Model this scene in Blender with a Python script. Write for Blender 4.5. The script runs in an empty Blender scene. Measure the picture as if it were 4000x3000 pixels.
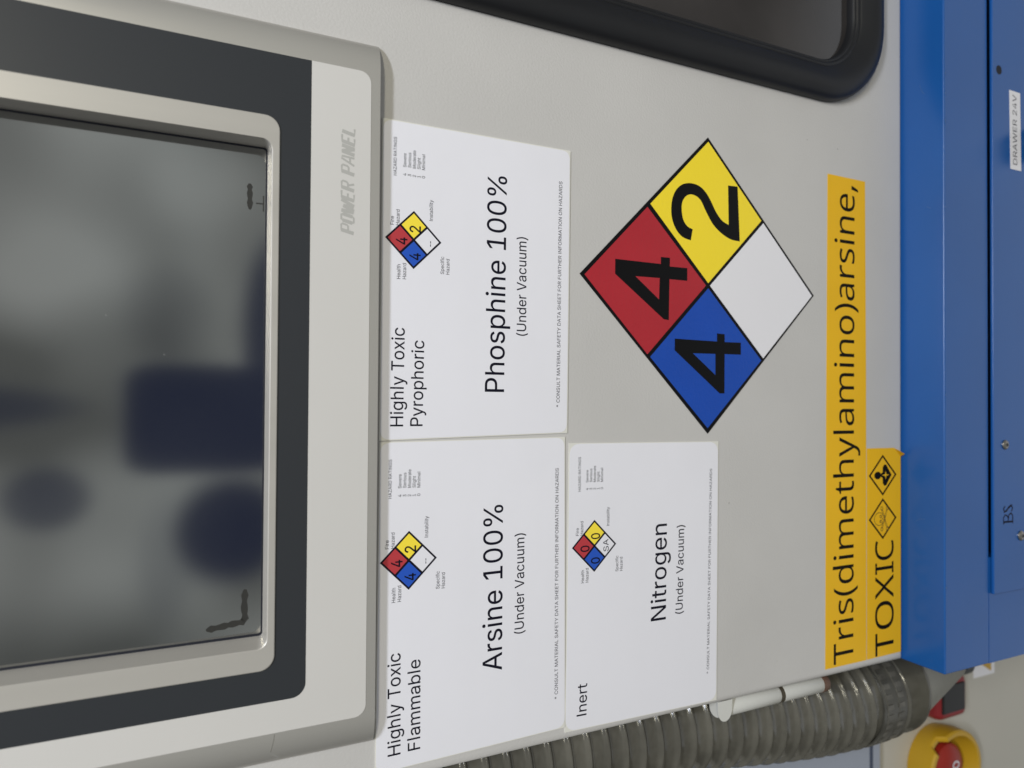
import bpy, bmesh, math, random
from mathutils import Matrix, Vector
from mathutils.geometry import delaunay_2d_cdt
random.seed(7)
SC = bpy.context.scene
COL = SC.collection
MM = 0.001                      # everything below is written in millimetres
R = math.radians

# ------------------------------------------------------------------ camera
CAM_AT = Vector((-64.4984, -319.0789, 278.3686)) * MM
cd = bpy.data.cameras.new('camera'); cam = bpy.data.objects.new('camera', cd); COL.objects.link(cam)
cd.sensor_width = 36; cd.lens = 24.326; cd.clip_start = 0.01; cd.clip_end = 50
right = Vector((0.006235, -0.428018, -0.903749)); up = Vector((0.999887, -0.009720, 0.011501)); back = Vector((-0.013707, -0.903718, 0.427909))
m3 = Matrix((right, up, back)).transposed()
cam.matrix_world = Matrix.Translation(CAM_AT) @ m3.to_4x4()
cd.dof.use_dof = True; cd.dof.focus_distance = 0.352; cd.dof.aperture_fstop = 8.5
SC.camera = cam

# ------------------------------------------------------------------ surroundings: workroom tones with painted patches for the reflections
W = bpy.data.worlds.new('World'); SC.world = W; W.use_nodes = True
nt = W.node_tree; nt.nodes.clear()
def wn(t, **k):
    n = nt.nodes.new(t)
    for a, b in k.items(): setattr(n, a, b)
    return n
def wmath(op, a, b=None, clamp=False):
    n = wn('ShaderNodeMath', operation=op, use_clamp=clamp)
    for i, v in enumerate((a, b)):
        if v is None: continue
        if isinstance(v, (int, float)): n.inputs[i].default_value = v
        else: nt.links.new(v, n.inputs[i])
    return n.outputs[0]
tc = wn('ShaderNodeTexCoord'); sep = wn('ShaderNodeSeparateXYZ'); nt.links.new(tc.outputs['Generated'], sep.inputs[0])
X, Y, Z = sep.outputs
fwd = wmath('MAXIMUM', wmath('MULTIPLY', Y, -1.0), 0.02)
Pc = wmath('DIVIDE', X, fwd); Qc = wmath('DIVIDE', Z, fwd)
ramp = wn('ShaderNodeValToRGB')
nt.links.new(wmath('MULTIPLY_ADD', Z, 0.5), ramp.inputs[0]); ramp.inputs[0].links[0].from_node.inputs[2].default_value = 0.5
el = ramp.color_ramp.elements
el[0].position = 0.0; el[0].color = (0.60, 0.59, 0.55, 1)
el[1].position = 1.0; el[1].color = (0.55, 0.55, 0.52, 1)
e = el.new(0.30); e.color = (0.42, 0.41, 0.375, 1)
e = el.new(0.50); e.color = (0.575, 0.61, 0.59, 1)
e = el.new(0.72); e.color = (0.42, 0.42, 0.40, 1)
noise = wn('ShaderNodeTexNoise'); noise.inputs['Scale'].default_value = 5.5; noise.inputs['Detail'].default_value = 0.8
nt.links.new(tc.outputs['Generated'], noise.inputs['Vector'])
nramp = wn('ShaderNodeMapRange'); nt.links.new(noise.outputs['Fac'], nramp.inputs[0])
for i, v in enumerate((0.34, 0.66, 0.50, 1.55)): nramp.inputs[i + 1].default_value = v
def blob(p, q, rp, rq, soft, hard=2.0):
    # 1 inside a soft-edged painted patch of the surround in direction (p, q), else 0
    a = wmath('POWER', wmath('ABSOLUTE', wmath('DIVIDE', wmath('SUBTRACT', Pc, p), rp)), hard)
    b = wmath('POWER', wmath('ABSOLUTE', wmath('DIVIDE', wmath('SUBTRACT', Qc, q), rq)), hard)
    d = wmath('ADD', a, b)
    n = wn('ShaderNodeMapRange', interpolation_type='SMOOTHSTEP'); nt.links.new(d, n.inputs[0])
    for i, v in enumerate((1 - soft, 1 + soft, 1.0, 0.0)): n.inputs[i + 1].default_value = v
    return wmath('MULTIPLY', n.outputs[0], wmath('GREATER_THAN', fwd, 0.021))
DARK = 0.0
sheen_patch = wmath('SUBTRACT', blob(0.15, -2.3, 1.5, 1.15, .45, 4.0), wmath('MULTIPLY', wmath('MAXIMUM', blob(1.02, -1.95, .26, .30, .12), blob(-0.40, -1.95, .13, .22, .12)), 1.0), True)  # added bright patch gives the blue front its sheen; cutouts imitate dark reflections
dark = None  # painted dark patches: screen reflections of phone, gloved hands and other shapes
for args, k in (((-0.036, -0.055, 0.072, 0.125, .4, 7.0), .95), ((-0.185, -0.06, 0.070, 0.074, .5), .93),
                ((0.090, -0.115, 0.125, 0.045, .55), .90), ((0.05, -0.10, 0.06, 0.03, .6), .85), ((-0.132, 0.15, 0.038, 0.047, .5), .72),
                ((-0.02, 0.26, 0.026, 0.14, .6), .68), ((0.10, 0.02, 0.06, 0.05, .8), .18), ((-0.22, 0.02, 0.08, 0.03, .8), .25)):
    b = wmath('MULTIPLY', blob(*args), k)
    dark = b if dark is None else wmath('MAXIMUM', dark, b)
side = wmath('SUBTRACT', 1.0, wmath('MULTIPLY', wmath('POWER', wmath('ABSOLUTE', wmath('SUBTRACT', X, 0.12)), 1.5), 0.80), True)
muls = wn('ShaderNodeMix', data_type='RGBA', blend_type='MULTIPLY'); muls.inputs[0].default_value = 1
nt.links.new(ramp.outputs[0], muls.inputs[6]); nt.links.new(side, muls.inputs[7])
mulc = wn('ShaderNodeMix', data_type='RGBA', blend_type='MULTIPLY'); mulc.inputs[0].default_value = 1
nt.links.new(muls.outputs[2], mulc.inputs[6]); nt.links.new(nramp.outputs[0], mulc.inputs[7])
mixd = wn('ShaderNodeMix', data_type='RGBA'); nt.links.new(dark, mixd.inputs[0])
mixf = wn('ShaderNodeMix', data_type='RGBA'); nt.links.new(sheen_patch, mixf.inputs[0]); nt.links.new(mulc.outputs[2], mixf.inputs[6]); mixf.inputs[7].default_value = (0.95, 1.0, 1.08, 1)
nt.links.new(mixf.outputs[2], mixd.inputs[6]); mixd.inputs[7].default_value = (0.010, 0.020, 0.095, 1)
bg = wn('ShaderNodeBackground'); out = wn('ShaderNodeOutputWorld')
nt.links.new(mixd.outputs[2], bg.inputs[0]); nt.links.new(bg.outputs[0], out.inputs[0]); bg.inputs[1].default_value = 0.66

# ------------------------------------------------------------------ ceiling lamps
def area(name, loc, target, sx, sy, power, col):
    l = bpy.data.lights.new(name, 'AREA'); l.shape = 'RECTANGLE'; l.size = sx; l.size_y = sy; l.energy = power; l.color = col
    o = bpy.data.objects.new(name, l); COL.objects.link(o); o.location = loc
    o.rotation_euler = (Vector(target) - Vector(loc)).to_track_quat('-Z', 'Y').to_euler()
    return o
area('ceiling_lamp', (0.26, -0.97, 1.53), (-0.05, 0, 0.1), 0.5, 0.09, 21, (0.86, 0.905, 1.0))
area('ceiling_lamp', (0.50, -1.62, 1.20), (-0.05, 0, 0.1), 0.8, 0.16, 13.6, (1.0, 0.935, 0.73))

SC.view_settings.view_transform = 'Standard'; SC.view_settings.look = 'None'
SC.view_settings.exposure = 0; SC.view_settings.gamma = 1; SC.view_settings.use_curve_mapping = False

# ------------------------------------------------------------------ materials
def mat(name, col, rough=0.5, metal=0.0, ior=1.45, coat=0.0, trans=0.0, bump=None, tint=None, speck=None, coat_rough=0.1):
    m = bpy.data.materials.new(name); m.use_nodes = True; t = m.node_tree; b = t.nodes['Principled BSDF']
    b.inputs['Base Color'].default_value = (*col, 1); b.inputs['Roughness'].default_value = rough
    b.inputs['Metallic'].default_value = metal; b.inputs['IOR'].default_value = ior
    b.inputs['Coat Weight'].default_value = coat; b.inputs['Coat Roughness'].default_value = coat_rough
    b.inputs['Transmission Weight'].default_value = trans
    co = t.nodes.new('ShaderNodeTexCoord')
    def noise(scale, detail=3.0, stretch=None):
        n = t.nodes.new('ShaderNodeTexNoise'); n.inputs['Scale'].default_value = scale; n.inputs['Detail'].default_value = detail
        if stretch:
            mp = t.nodes.new('ShaderNodeMapping'); mp.inputs['Scale'].default_value = stretch
            t.links.new(co.outputs['Object'], mp.inputs[0]); t.links.new(mp.outputs[0], n.inputs['Vector'])
        else: t.links.new(co.outputs['Object'], n.inputs['Vector'])
        return n
    colout = None
    if tint:                      # slow uneven tone: (scale, amount, stretch)
        n = noise(tint[0], 4.0, tint[2] if len(tint) > 2 else None)
        mr = t.nodes.new('ShaderNodeMapRange'); t.links.new(n.outputs['Fac'], mr.inputs[0])
        for i, v in enumerate((0.3, 0.7, 1 - tint[1], 1 + tint[1])): mr.inputs[i + 1].default_value = v
        mx = t.nodes.new('ShaderNodeMix'); mx.data_type = 'RGBA'; mx.blend_type = 'MULTIPLY'; mx.inputs[0].default_value = 1
        mx.inputs[6].default_value = (*col, 1); t.links.new(mr.outputs[0], mx.inputs[7]); colout = mx.outputs[2]
    if speck:                     # sparse specks of dirt: (scale, size, colour)
        v = t.nodes.new('ShaderNodeTexVoronoi'); v.inputs['Scale'].default_value = speck[0]; t.links.new(co.outputs['Object'], v.inputs['Vector'])
        lt = t.nodes.new('ShaderNodeMath'); lt.operation = 'LESS_THAN'; lt.inputs[1].default_value = speck[1]; t.links.new(v.outputs['Distance'], lt.inputs[0])
        sc = t.nodes.new('ShaderNodeSeparateColor'); t.links.new(v.outputs['Color'], sc.inputs[0])
        g = t.nodes.new('ShaderNodeMath'); g.operation = 'GREATER_THAN'; g.inputs[1].default_value = 0.72; t.links.new(sc.outputs[0], g.inputs[0])
        mu = t.nodes.new('ShaderNodeMath'); mu.operation = 'MULTIPLY'; t.links.new(lt.outputs[0], mu.inputs[0]); t.links.new(g.outputs[0], mu.inputs[1])
        m2 = t.nodes.new('ShaderNodeMath'); m2.operation = 'MULTIPLY'; m2.inputs[1].default_value = 0.45; t.links.new(mu.outputs[0], m2.inputs[0])
        mx = t.nodes.new('ShaderNodeMix'); mx.data_type = 'RGBA'; t.links.new(m2.outputs[0], mx.inputs[0])
        if colout: t.links.new(colout, mx.inputs[6])
        else: mx.inputs[6].default_value = (*col, 1)
        mx.inputs[7].default_value = (*speck[2], 1); colout = mx.outputs[2]
    if colout: t.links.new(colout, b.inputs['Base Color'])
    if bump:                      # (scale, strength, distance, stretch)
        n = noise(bump[0], 2.0, bump[3] if len(bump) > 3 else None)
        bp = t.nodes.new('ShaderNodeBump'); bp.inputs['Strength'].default_value = bump[1]; bp.inputs['Distance'].default_value = bump[2]
        t.links.new(n.outputs['Fac'], bp.inputs['Height']); t.links.new(bp.outputs[0], b.inputs['Normal'])
    return m

M = {}
M['cabinet'] = mat('grey_white_powder_coat', (0.545, 0.532, 0.518), 0.42, bump=(800, 0.32, 0.0004), tint=(11, 0.04), speck=(70, 0.035, (0.16, 0.15, 0.13)))
M['paper'] = mat('laminated_white_paper', (0.80, 0.795, 0.85), 0.45, tint=(14, 0.015), bump=(45, 0.16, 0.0012))
M['backing'] = mat('cream_label_backing', (0.72, 0.71, 0.66), 0.4)
M['ink'] = mat('black_print', (0.007, 0.007, 0.016), 0.6, ior=1.2)
M['greyink'] = mat('fine_grey_print', (0.055, 0.055, 0.07), 0.55)
M['vinyl_white'] = mat('white_vinyl', (0.80, 0.79, 0.83), 0.25, bump=(500, 0.1, 0.0003))
M['vinyl_black'] = mat('black_vinyl', (0.004, 0.004, 0.005), 0.30, ior=1.25, bump=(500, 0.1, 0.0003))
M['red'] = mat('red_vinyl', (0.42, 0.018, 0.030), 0.24, bump=(420, 0.34, 0.0004), tint=(25, 0.05))
M['blue'] = mat('blue_vinyl', (0.004, 0.065, 0.42), 0.24, bump=(420, 0.34, 0.0004), tint=(25, 0.05))
M['yellow'] = mat('yellow_vinyl', (0.95, 0.73, 0.030), 0.24, bump=(420, 0.25, 0.0004))
M['pred'] = mat('red_print', (0.47, 0.040, 0.050), 0.5)
M['pblue'] = mat('blue_print', (0.014, 0.085, 0.50), 0.5)
M['pyellow'] = mat('yellow_print', (0.95, 0.75, 0.055), 0.5)
M['tape'] = mat('orange_yellow_label_tape', (0.84, 0.475, 0.008), 0.32, ior=1.3, tint=(16, 0.03), bump=(90, 0.08, 0.0005))
M['tapeink'] = mat('tape_black_print', (0.006, 0.005, 0.003), 0.5, ior=1.2)
M['tapethin'] = mat('thin_tape_print', (0.085, 0.05, 0.008), 0.4)
M['bluepaint'] = mat('blue_gloss_paint', (0.009, 0.088, 0.325), 0.25, ior=1.5, bump=(260, 0.06, 0.0004), tint=(12, 0.05), speck=(60, 0.03, (0.05, 0.14, 0.36)))
M['chip'] = mat('scraped_blue_paint', (0.035, 0.10, 0.27), 0.5)
M['gap'] = mat('dark_gap', (0.004, 0.006, 0.015), 0.6)
M['housing'] = mat('warm_grey_aluminium_frame', (0.50, 0.485, 0.455), 0.42, metal=0.55, bump=(350, 0.06, 0.0003, (1, 1, .05)), tint=(10, 0.02))
M['bezel'] = mat('brushed_champagne_bezel', (0.49, 0.47, 0.435), 0.42, metal=0.3, tint=(60, 0.035, (1, 1, 0.05)), bump=(500, 0.05, 0.0003, (1, 1, .05)))
M['membrane'] = mat('pale_grey_membrane', (0.61, 0.595, 0.575), 0.40, tint=(12, 0.015), speck=(45, 0.02, (0.25, 0.24, 0.22)))
M['darkmembrane'] = mat('charcoal_membrane', (0.028, 0.031, 0.036), 0.38, bump=(1500, 0.05, 0.0002))
M['scuff'] = mat('dull_scuff', (0.22, 0.21, 0.19), 0.6)
M['logo'] = mat('pale_grey_lettering', (0.43, 0.425, 0.405), 0.45)
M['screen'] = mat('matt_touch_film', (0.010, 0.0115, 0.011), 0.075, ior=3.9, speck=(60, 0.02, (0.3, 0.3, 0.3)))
M['wear'] = mat('rubbed_film', (0.032, 0.032, 0.030), 0.5, ior=1.35)
M['rubber'] = mat('black_rubber', (0.009, 0.0095, 0.0115), 0.45, bump=(60, 0.12, 0.0008), tint=(20, 0.2))
M['glass'] = mat('dark_window_glass', (0.033, 0.030, 0.030), 0.10, ior=1.6, tint=(14, .25))
M['inside'] = mat('dim_interior', (0.03, 0.03, 0.03), 0.7)
M['steel'] = mat('worn_steel', (0.42, 0.40, 0.37), 0.32, metal=1.0, tint=(200, 0.15))
M['hinge'] = mat('white_painted_hinge', (0.62, 0.62, 0.59), 0.35)
M['washer'] = mat('dark_brass_washer', (0.10, 0.085, 0.06), 0.4, metal=0.6)
M['copper'] = mat('brown_bushing', (0.13, 0.07, 0.046), 0.45)
M['hose'] = mat('smoky_clear_vinyl_hose', (0.128, 0.122, 0.101), 0.15, ior=1.5, trans=0.2, tint=(45, 0.22), bump=(110, 0.15, 0.0010))
M['hose_end'] = mat('hose_end_sleeve', (0.085, 0.08, 0.062), 0.18, ior=1.5, tint=(25, 0.2))
M['hosecore'] = mat('hose_inner_wall', (0.05, 0.047, 0.036), 0.35, tint=(35, 0.3))
M['wire'] = mat('embedded_hose_wire', (0.12, 0.115, 0.09), 0.22, ior=1.5)
M['clamp'] = mat('steel_band', (0.075, 0.072, 0.06), 0.3, metal=0.1, tint=(90, 0.3))
M['slots'] = mat('dull_grey_slots', (0.105, 0.10, 0.086), 0.4, tint=(150, .3))
M['cone'] = mat('grey_reducer_cone', (0.26, 0.26, 0.235), 0.35)
M['connector'] = mat('dark_connector', (0.05, 0.055, 0.06), 0.4)
M['wall'] = mat('beige_grey_wall', (0.53, 0.51, 0.455), 0.55, tint=(5, 0.06))
M['estop_yellow'] = mat('yellow_shroud_plastic', (0.52, 0.31, 0.015), 0.4)
M['estop_red'] = mat('red_button_plastic', (0.30, 0.020, 0.012), 0.4)
M['switch_red'] = mat('dark_red_plastic', (0.26, 0.018, 0.022), 0.4)
M['switch_black'] = mat('black_plastic', (0.014, 0.014, 0.014), 0.45)
M['bluegrey'] = mat('blue_grey_panel', (0.33, 0.36, 0.43), 0.4)
M['trim'] = mat('dark_blue_trim', (0.05, 0.065, 0.11), 0.5)

# ------------------------------------------------------------------ lettering outlines (bezier points: co, left handle, right handle; 1/1000 em)
SANS = {
 '%': (676, ['175 283 197 283 154 283 121 297 136 287 105 307 86 335 94 319 79 351 75 388 75 368 75 396 75 412 75 404 75 431 87 464 79 449 94 480 121 503 106 493 136 512 175 517 154 517 197 517 230 503 216 512 245 493 264 464 256 480 272 449 276 412 276 431 276 404 276 388 276 396 276 368 264 335 272 351 256 319 230 297 245 307 215 287', '175 327 158 327 193 327 212 346 205 333 220 358 223 388 223 372 223 396 223 412 223 404 223 428 213 454 220 442 205 466 175 473 193 473 158 473 138 454 146 466 131 442 127 412 127 428 127 404 127 388 127 396 127 372 138 346 131 358 145 333', '501 -10 523 -10 480 -10 446 5 461 -5 431 14 412 43 420 27 404 59 400 95 400 76 400 103 400 120 400 112 400 139 412 172 404 156 420 188 447 210 432 201 462 220 501 225 480 225 523 225 556 210 541 220 571 201 590 172 582 188 597 156 601 120 601 139 601 112 601 95 601 103 601 76 589 43 597 59 582 27 555 5 570 14 541 -5', '501 35 484 35 518 35 538 53 530 41 545 65 549 95 549 79 549 103 549 120 549 112 549 136 538 162 545 150 531 174 501 180 519 180 484 180 464 162 472 174 457 150 453 120 453 136 453 112 453 95 453 103 453 79 464 53 456 65 471 41', '132 0 152 0 249 170 482 509 366 339 501 509 540 509 521 509 424 339 191 0 307 170 171 0']),
 '(': (273, ['89 207 89 156 89 244 101 324 93 283 108 364 132 441 119 404 145 479 177 539 160 511 196 539 236 539 216 539 219 504 191 428 204 467 178 389 161 313 168 351 155 276 151 207 151 240 151 176 160 115 154 146 166 83 188 16 176 51 201 -18 236 -96 217 -56 216 -96 177 -96 196 -96 148 -47 111 55 126 3 97 106']),
 ')': (273, ['37 -96 57 -96 57 -55 86 18 73 -17 98 53 113 116 107 85 119 147 122 207 122 177 122 240 112 313 118 276 105 351 82 428 95 389 70 467 37 539 55 504 57 539 97 539 77 539 113 511 142 441 128 479 155 404 173 323 165 364 180 283 184 207 184 244 184 156 161 53 177 104 146 2 97 -96 125 -48 77 -96']),
 '*': (453, ['201 223 218 223 203 259 206 331 204 295 175 311 114 272 145 292 106 287 89 315 98 301 122 332 186 365 154 349 154 382 89 415 122 399 98 430 114 459 106 444 145 439 206 400 175 420 204 437 201 509 203 473 218 509 250 509 234 509 249 473 246 400 248 437 277 420 337 459 307 439 346 444 362 415 354 430 330 399 266 365 298 382 298 349 362 315 330 332 354 301 337 272 346 287 307 292 246 331 277 311 248 295 250 223 249 259 234 223']),
 '-': (453, ['337 244 263 244 337 226 337 188 337 207 263 188 114 188 188 188 114 207 114 244 114 226 188 244']),
 '0': (453, ['227 -7 264 -7 189 -7 130 24 157 3 103 45 69 113 83 74 55 152 48 254 48 199 48 309 69 395 55 356 83 434 130 484 104 464 157 505 227 516 189 516 264 516 323 484 296 505 350 464 384 395 370 434 398 356 405 254 405 309 405 199 384 113 398 152 370 74 323 24 350 45 297 3', '227 50 202 50 252 50 290 74 273 58 308 90 330 144 321 113 339 174 344 254 344 211 344 297 330 365 339 334 321 395 290 435 308 419 273 451 227 460 252 460 202 460 163 435 180 451 146 419 123 365 132 395 114 334 109 254 109 297 109 211 123 144 114 174 132 113 163 74 146 90 180 58']),
 '1': (453, ['76 0 181 0 76 18 76 55 76 36 181 55 391 55 286 55 391 36 391 0 391 18 286 0', '276 509 250 509 276 339 276 0 276 170 255 0 212 0 234 0 212 149 212 448 212 299 211 448 209 448 210 448 168 418 86 358 127 388 86 381 86 427 86 404 123 454 198 509 161 481 224 509']),
 '2': (453, ['64 0 172 0 64 16 64 47 64 32 121 108 234 229 177 168 254 249 282 282 270 267 295 298 311 327 304 313 317 341 320 371 320 356 320 390 308 419 316 405 299 432 273 449 288 442 259 456 224 460 242 460 204 460 172 447 187 456 158 439 139 413 147 428 131 399 127 362 127 382 107 362 66 362 86 362 66 392 86 442 72 419 100 465 143 496 119 483 167 509 225 516 194 516 255 516 306 497 282 509 329 484 361 445 348 467 374 424 381 372 381 399 381 354 371 318 378 335 364 300 336 259 353 280 319 237 267 180 296 211 229 140 153 60 191 100 153 59 153 57 153 58 231 57 389 57 310 57 389 38 389 0 389 19 281 0']),
 '3': (453, ['218 -7 252 -7 187 -7 133 10 158 -1 107 21 70 57 86 37 54 78 44 132 46 103 66 132 109 132 87 132 111 114 126 87 117 99 136 75 165 59 149 65 181 53 219 50 199 50 239 50 275 61 258 53 292 68 315 93 305 79 324 107 329 145 329 124 329 163 316 196 325 181 307 212 275 234 293 224 256 243 201 248 231 248 186 248 157 248 172 248 157 265 157 299 157 282 200 349 288 448 244 399 288 450 288 452 288 451 215 452 70 452 142 452 70 471 70 509 70 490 171 509 372 509 272 509 372 493 372 461 372 477 319 400 211 278 265 339 211 282 211 289 211 285 249 293 308 276 281 288 335 263 371 222 356 246 386 199 393 145 393 173 393 115 370 66 385 89 355 43 309 12 335 25 282 0']),
 '4': (453, ['40 105 164 105 40 123 40 158 40 141 109 275 247 509 178 392 268 509 311 509 289 509 243 394 109 166 176 280 109 165 109 163 109 164 210 163 413 163 312 163 413 144 413 105 413 125 289 105', '282 0 302 0 282 40 282 121 282 81 282 130 282 146 282 138 282 203 282 318 282 260 302 318 343 318 322 318 343 212 343 0 343 106 322 0']),
 'A': (480, ['16 0 39 0 78 170 201 509 140 339 226 509 276 509 251 509 338 339 463 0 401 170 440 0 395 0 418 0 359 101 287 302 323 202 281 321 264 372 273 344 255 400 232 478 245 435 236 478 245 478 241 478 233 435 213 371 222 399 204 343 191 302 196 320 155 202 85 0 120 101 62 0', '110 142 197 142 110 161 110 199 110 180 197 199 370 199 283 199 370 180 370 142 370 161 283 142']),
 'C': (510, ['267 -7 293 -7 223 -7 150 25 184 4 116 46 70 115 89 76 50 154 40 254 40 201 40 308 70 393 50 354 89 432 150 484 116 462 184 505 267 516 223 516 293 516 340 504 317 512 363 497 402 471 384 486 420 457 448 418 436 439 460 398 473 348 468 374 451 348 408 348 430 348 404 366 389 395 398 381 381 408 357 428 370 419 345 438 315 449 331 444 300 454 267 456 284 456 236 456 184 432 208 448 159 417 125 364 139 394 111 334 103 254 103 297 103 211 125 145 111 175 140 115 184 76 159 92 209 61 267 53 236 53 284 53 315 60 300 55 331 65 357 81 345 71 370 90 389 114 381 101 398 128 408 160 404 143 430 160 473 160 451 160 469 135 448 91 460 111 436 70 402 38 421 52 384 23 341 5 363 12 318 -3']),
 'D': (502, ['219 0 271 0 178 0 96 0 137 0 96 19 96 57 96 38 136 57 215 57 175 57 256 57 318 81 291 65 345 97 379 149 366 119 392 179 399 255 399 214 399 296 379 361 392 331 366 390 320 428 346 412 293 444 221 452 260 452 178 452 93 452 136 452 93 471 93 509 93 490 137 509 225 509 181 509 275 509 353 478 317 499 388 458 433 391 415 429 452 353 462 255 462 308 462 202 433 119 452 157 414 81 351 31 387 51 314 10', '125 509 103 509 125 339 125 0 125 170 103 0 60 0 82 0 60 170 60 509 60 339 82 509']),
 'E': (419, ['60 0 165 0 60 170 60 509 60 339 164 509 372 509 268 509 372 490 372 452 372 471 290 452 125 452 207 452 125 396 125 286 125 341 202 286 355 286 278 286 355 267 355 229 355 248 278 229 125 229 202 229 125 172 125 57 125 114 208 57 375 57 292 57 375 38 375 0 375 19 270 0']),
 'F': (410, ['60 0 82 0 60 170 60 509 60 339 163 509 369 509 266 509 369 490 369 452 369 471 288 452 125 452 206 452 125 394 125 278 125 336 198 278 346 278 272 278 346 259 346 221 346 240 272 221 125 221 198 221 125 147 125 0 125 74 103 0']),
 'G': (520, ['269 -7 309 -7 223 -7 149 25 184 4 115 46 69 116 88 77 50 155 40 254 40 201 40 308 69 393 50 354 88 432 149 484 115 462 183 505 265 516 221 516 292 516 340 504 317 512 364 496 403 469 385 484 422 454 449 416 437 437 461 396 474 349 470 373 452 349 408 349 430 349 403 365 387 393 396 380 379 406 356 427 368 417 344 436 315 448 330 444 300 453 265 456 283 456 235 456 183 432 208 448 159 417 125 364 139 394 111 334 103 254 103 297 103 211 125 145 111 175 140 115 184 76 159 92 209 61 269 53 237 53 297 53 345 71 323 59 367 83 396 123 384 101 409 146 415 202 415 172 421 201 434 199 428 200 384 199 283 199 333 199 283 218 283 256 283 237 348 256 478 256 413 256 478 237 478 200 478 219 478 158 451 91 469 122 433 60 377 19 408 36 345 2']),
 'H': (517, ['60 0 82 0 60 170 60 509 60 339 82 509 125 509 103 509 125 435 125 289 125 362 214 289 392 289 303 289 392 362 392 509 392 435 414 509 457 509 435 509 457 339 457 0 457 170 435 0 392 0 414 0 392 77 392 232 392 155 303 232 125 232 214 232 125 155 125 0 125 77 103 0']),
 'I': (300, ['31 0 111 0 31 19 31 57 31 38 60 57 118 57 89 57 118 189 118 452 118 320 89 452 31 452 60 452 31 471 31 509 31 490 111 509 269 509 190 509 269 490 269 452 269 471 240 452 183 452 212 452 183 320 183 57 183 189 212 57 269 57 240 57 269 38 269 0 269 19 190 0']),
 'L': (393, ['60 0 160 0 60 170 60 509 60 339 82 509 125 509 103 509 125 358 125 57 125 208 203 57 361 57 282 57 361 38 361 0 361 19 261 0']),
 'M': (628, ['60 0 81 0 60 170 60 509 60 339 91 509 152 509 121 509 193 402 277 187 235 294 280 180 287 159 284 170 291 148 299 123 295 136 303 110 311 84 307 97 315 71 322 49 319 59 317 49 307 49 312 49 310 59 318 83 314 70 322 95 330 121 326 108 334 134 342 158 338 147 346 170 352 187 349 179 394 294 476 509 435 402 507 509 568 509 537 509 568 339 568 0 568 170 547 0 504 0 525 0 504 97 504 291 504 194 504 302 504 327 504 314 505 340 505 369 505 354 505 383 506 413 506 398 506 428 507 457 507 443 509 457 513 457 511 457 508 441 498 409 503 426 492 393 482 363 487 378 477 348 467 322 472 334 463 309 456 291 459 299 418 194 342 0 380 97 323 0 286 0 305 0 248 97 170 291 209 194 167 299 159 321 163 309 155 333 145 361 150 346 140 376 129 408 135 391 124 424 112 457 118 441 114 457 119 457 117 457 119 444 120 416 120 431 120 401 121 372 121 387 121 357 122 328 121 342 122 315 122 291 122 302 122 194 122 0 122 97 101 0']),
 'N': (523, ['60 0 82 0 60 170 60 509 60 339 85 509 136 509 111 509 205 400 343 183 274 291 349 174 363 151 355 164 370 138 388 107 379 123 396 90 414 55 405 73 411 55 405 54 408 54 403 72 401 108 401 90 400 126 399 157 399 142 399 172 399 195 399 185 399 300 399 509 399 404 420 509 463 509 442 509 463 339 463 0 463 170 438 0 387 0 412 0 325 97 202 290 264 193 194 303 177 331 186 316 169 345 148 381 159 362 137 400 108 452 123 424 111 453 119 454 115 453 120 428 122 384 121 405 123 362 124 328 124 344 125 312 125 291 125 300 125 194 125 0 125 97 103 0']),
 'O': (533, ['267 -7 311 -7 223 -7 150 25 184 4 116 46 70 115 90 76 50 154 40 254 40 201 40 308 70 393 50 354 90 432 150 484 116 462 184 505 267 516 223 516 311 516 384 484 350 505 418 462 464 393 444 432 483 354 493 254 493 308 493 201 464 115 483 154 444 76 384 25 418 46 350 4', '267 53 236 53 297 53 349 76 325 61 374 91 408 144 394 114 423 174 430 254 430 211 430 298 408 365 423 335 394 395 349 433 374 417 325 448 267 456 297 456 236 456 184 433 209 448 159 417 125 364 140 394 111 334 103 254 103 297 103 211 125 144 111 174 140 114 184 76 159 92 209 61']),
 'P': (445, ['60 0 82 0 60 170 60 509 60 339 118 509 235 509 177 509 274 509 332 487 307 502 358 473 390 430 377 454 402 405 409 348 409 378 409 317 390 265 402 290 377 241 332 207 358 222 307 193 235 186 274 186 193 186 109 186 151 186 109 205 109 242 109 224 150 242 233 242 191 242 259 242 297 256 281 247 313 265 333 294 325 278 341 310 344 348 344 328 344 368 333 402 341 386 325 417 297 439 313 430 280 448 232 452 259 452 196 452 125 452 160 452 125 301 125 0 125 151 103 0']),
 'R': (449, ['60 0 82 0 60 170 60 509 60 339 119 509 236 509 177 509 275 509 333 489 307 502 359 475 390 433 378 457 403 410 409 352 409 382 409 321 390 271 403 295 378 248 333 217 359 230 307 204 236 198 275 198 189 198 96 198 143 198 96 217 96 255 96 236 142 255 234 255 188 255 260 255 298 267 281 259 314 275 334 300 326 286 341 315 345 352 345 332 345 372 334 405 341 390 326 420 298 440 314 431 281 448 233 452 259 452 197 452 125 452 161 452 125 301 125 0 125 151 103 0', '353 0 378 0 312 76 230 229 271 153 254 229 303 229 279 229 344 153 428 0 386 76 403 0']),
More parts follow.
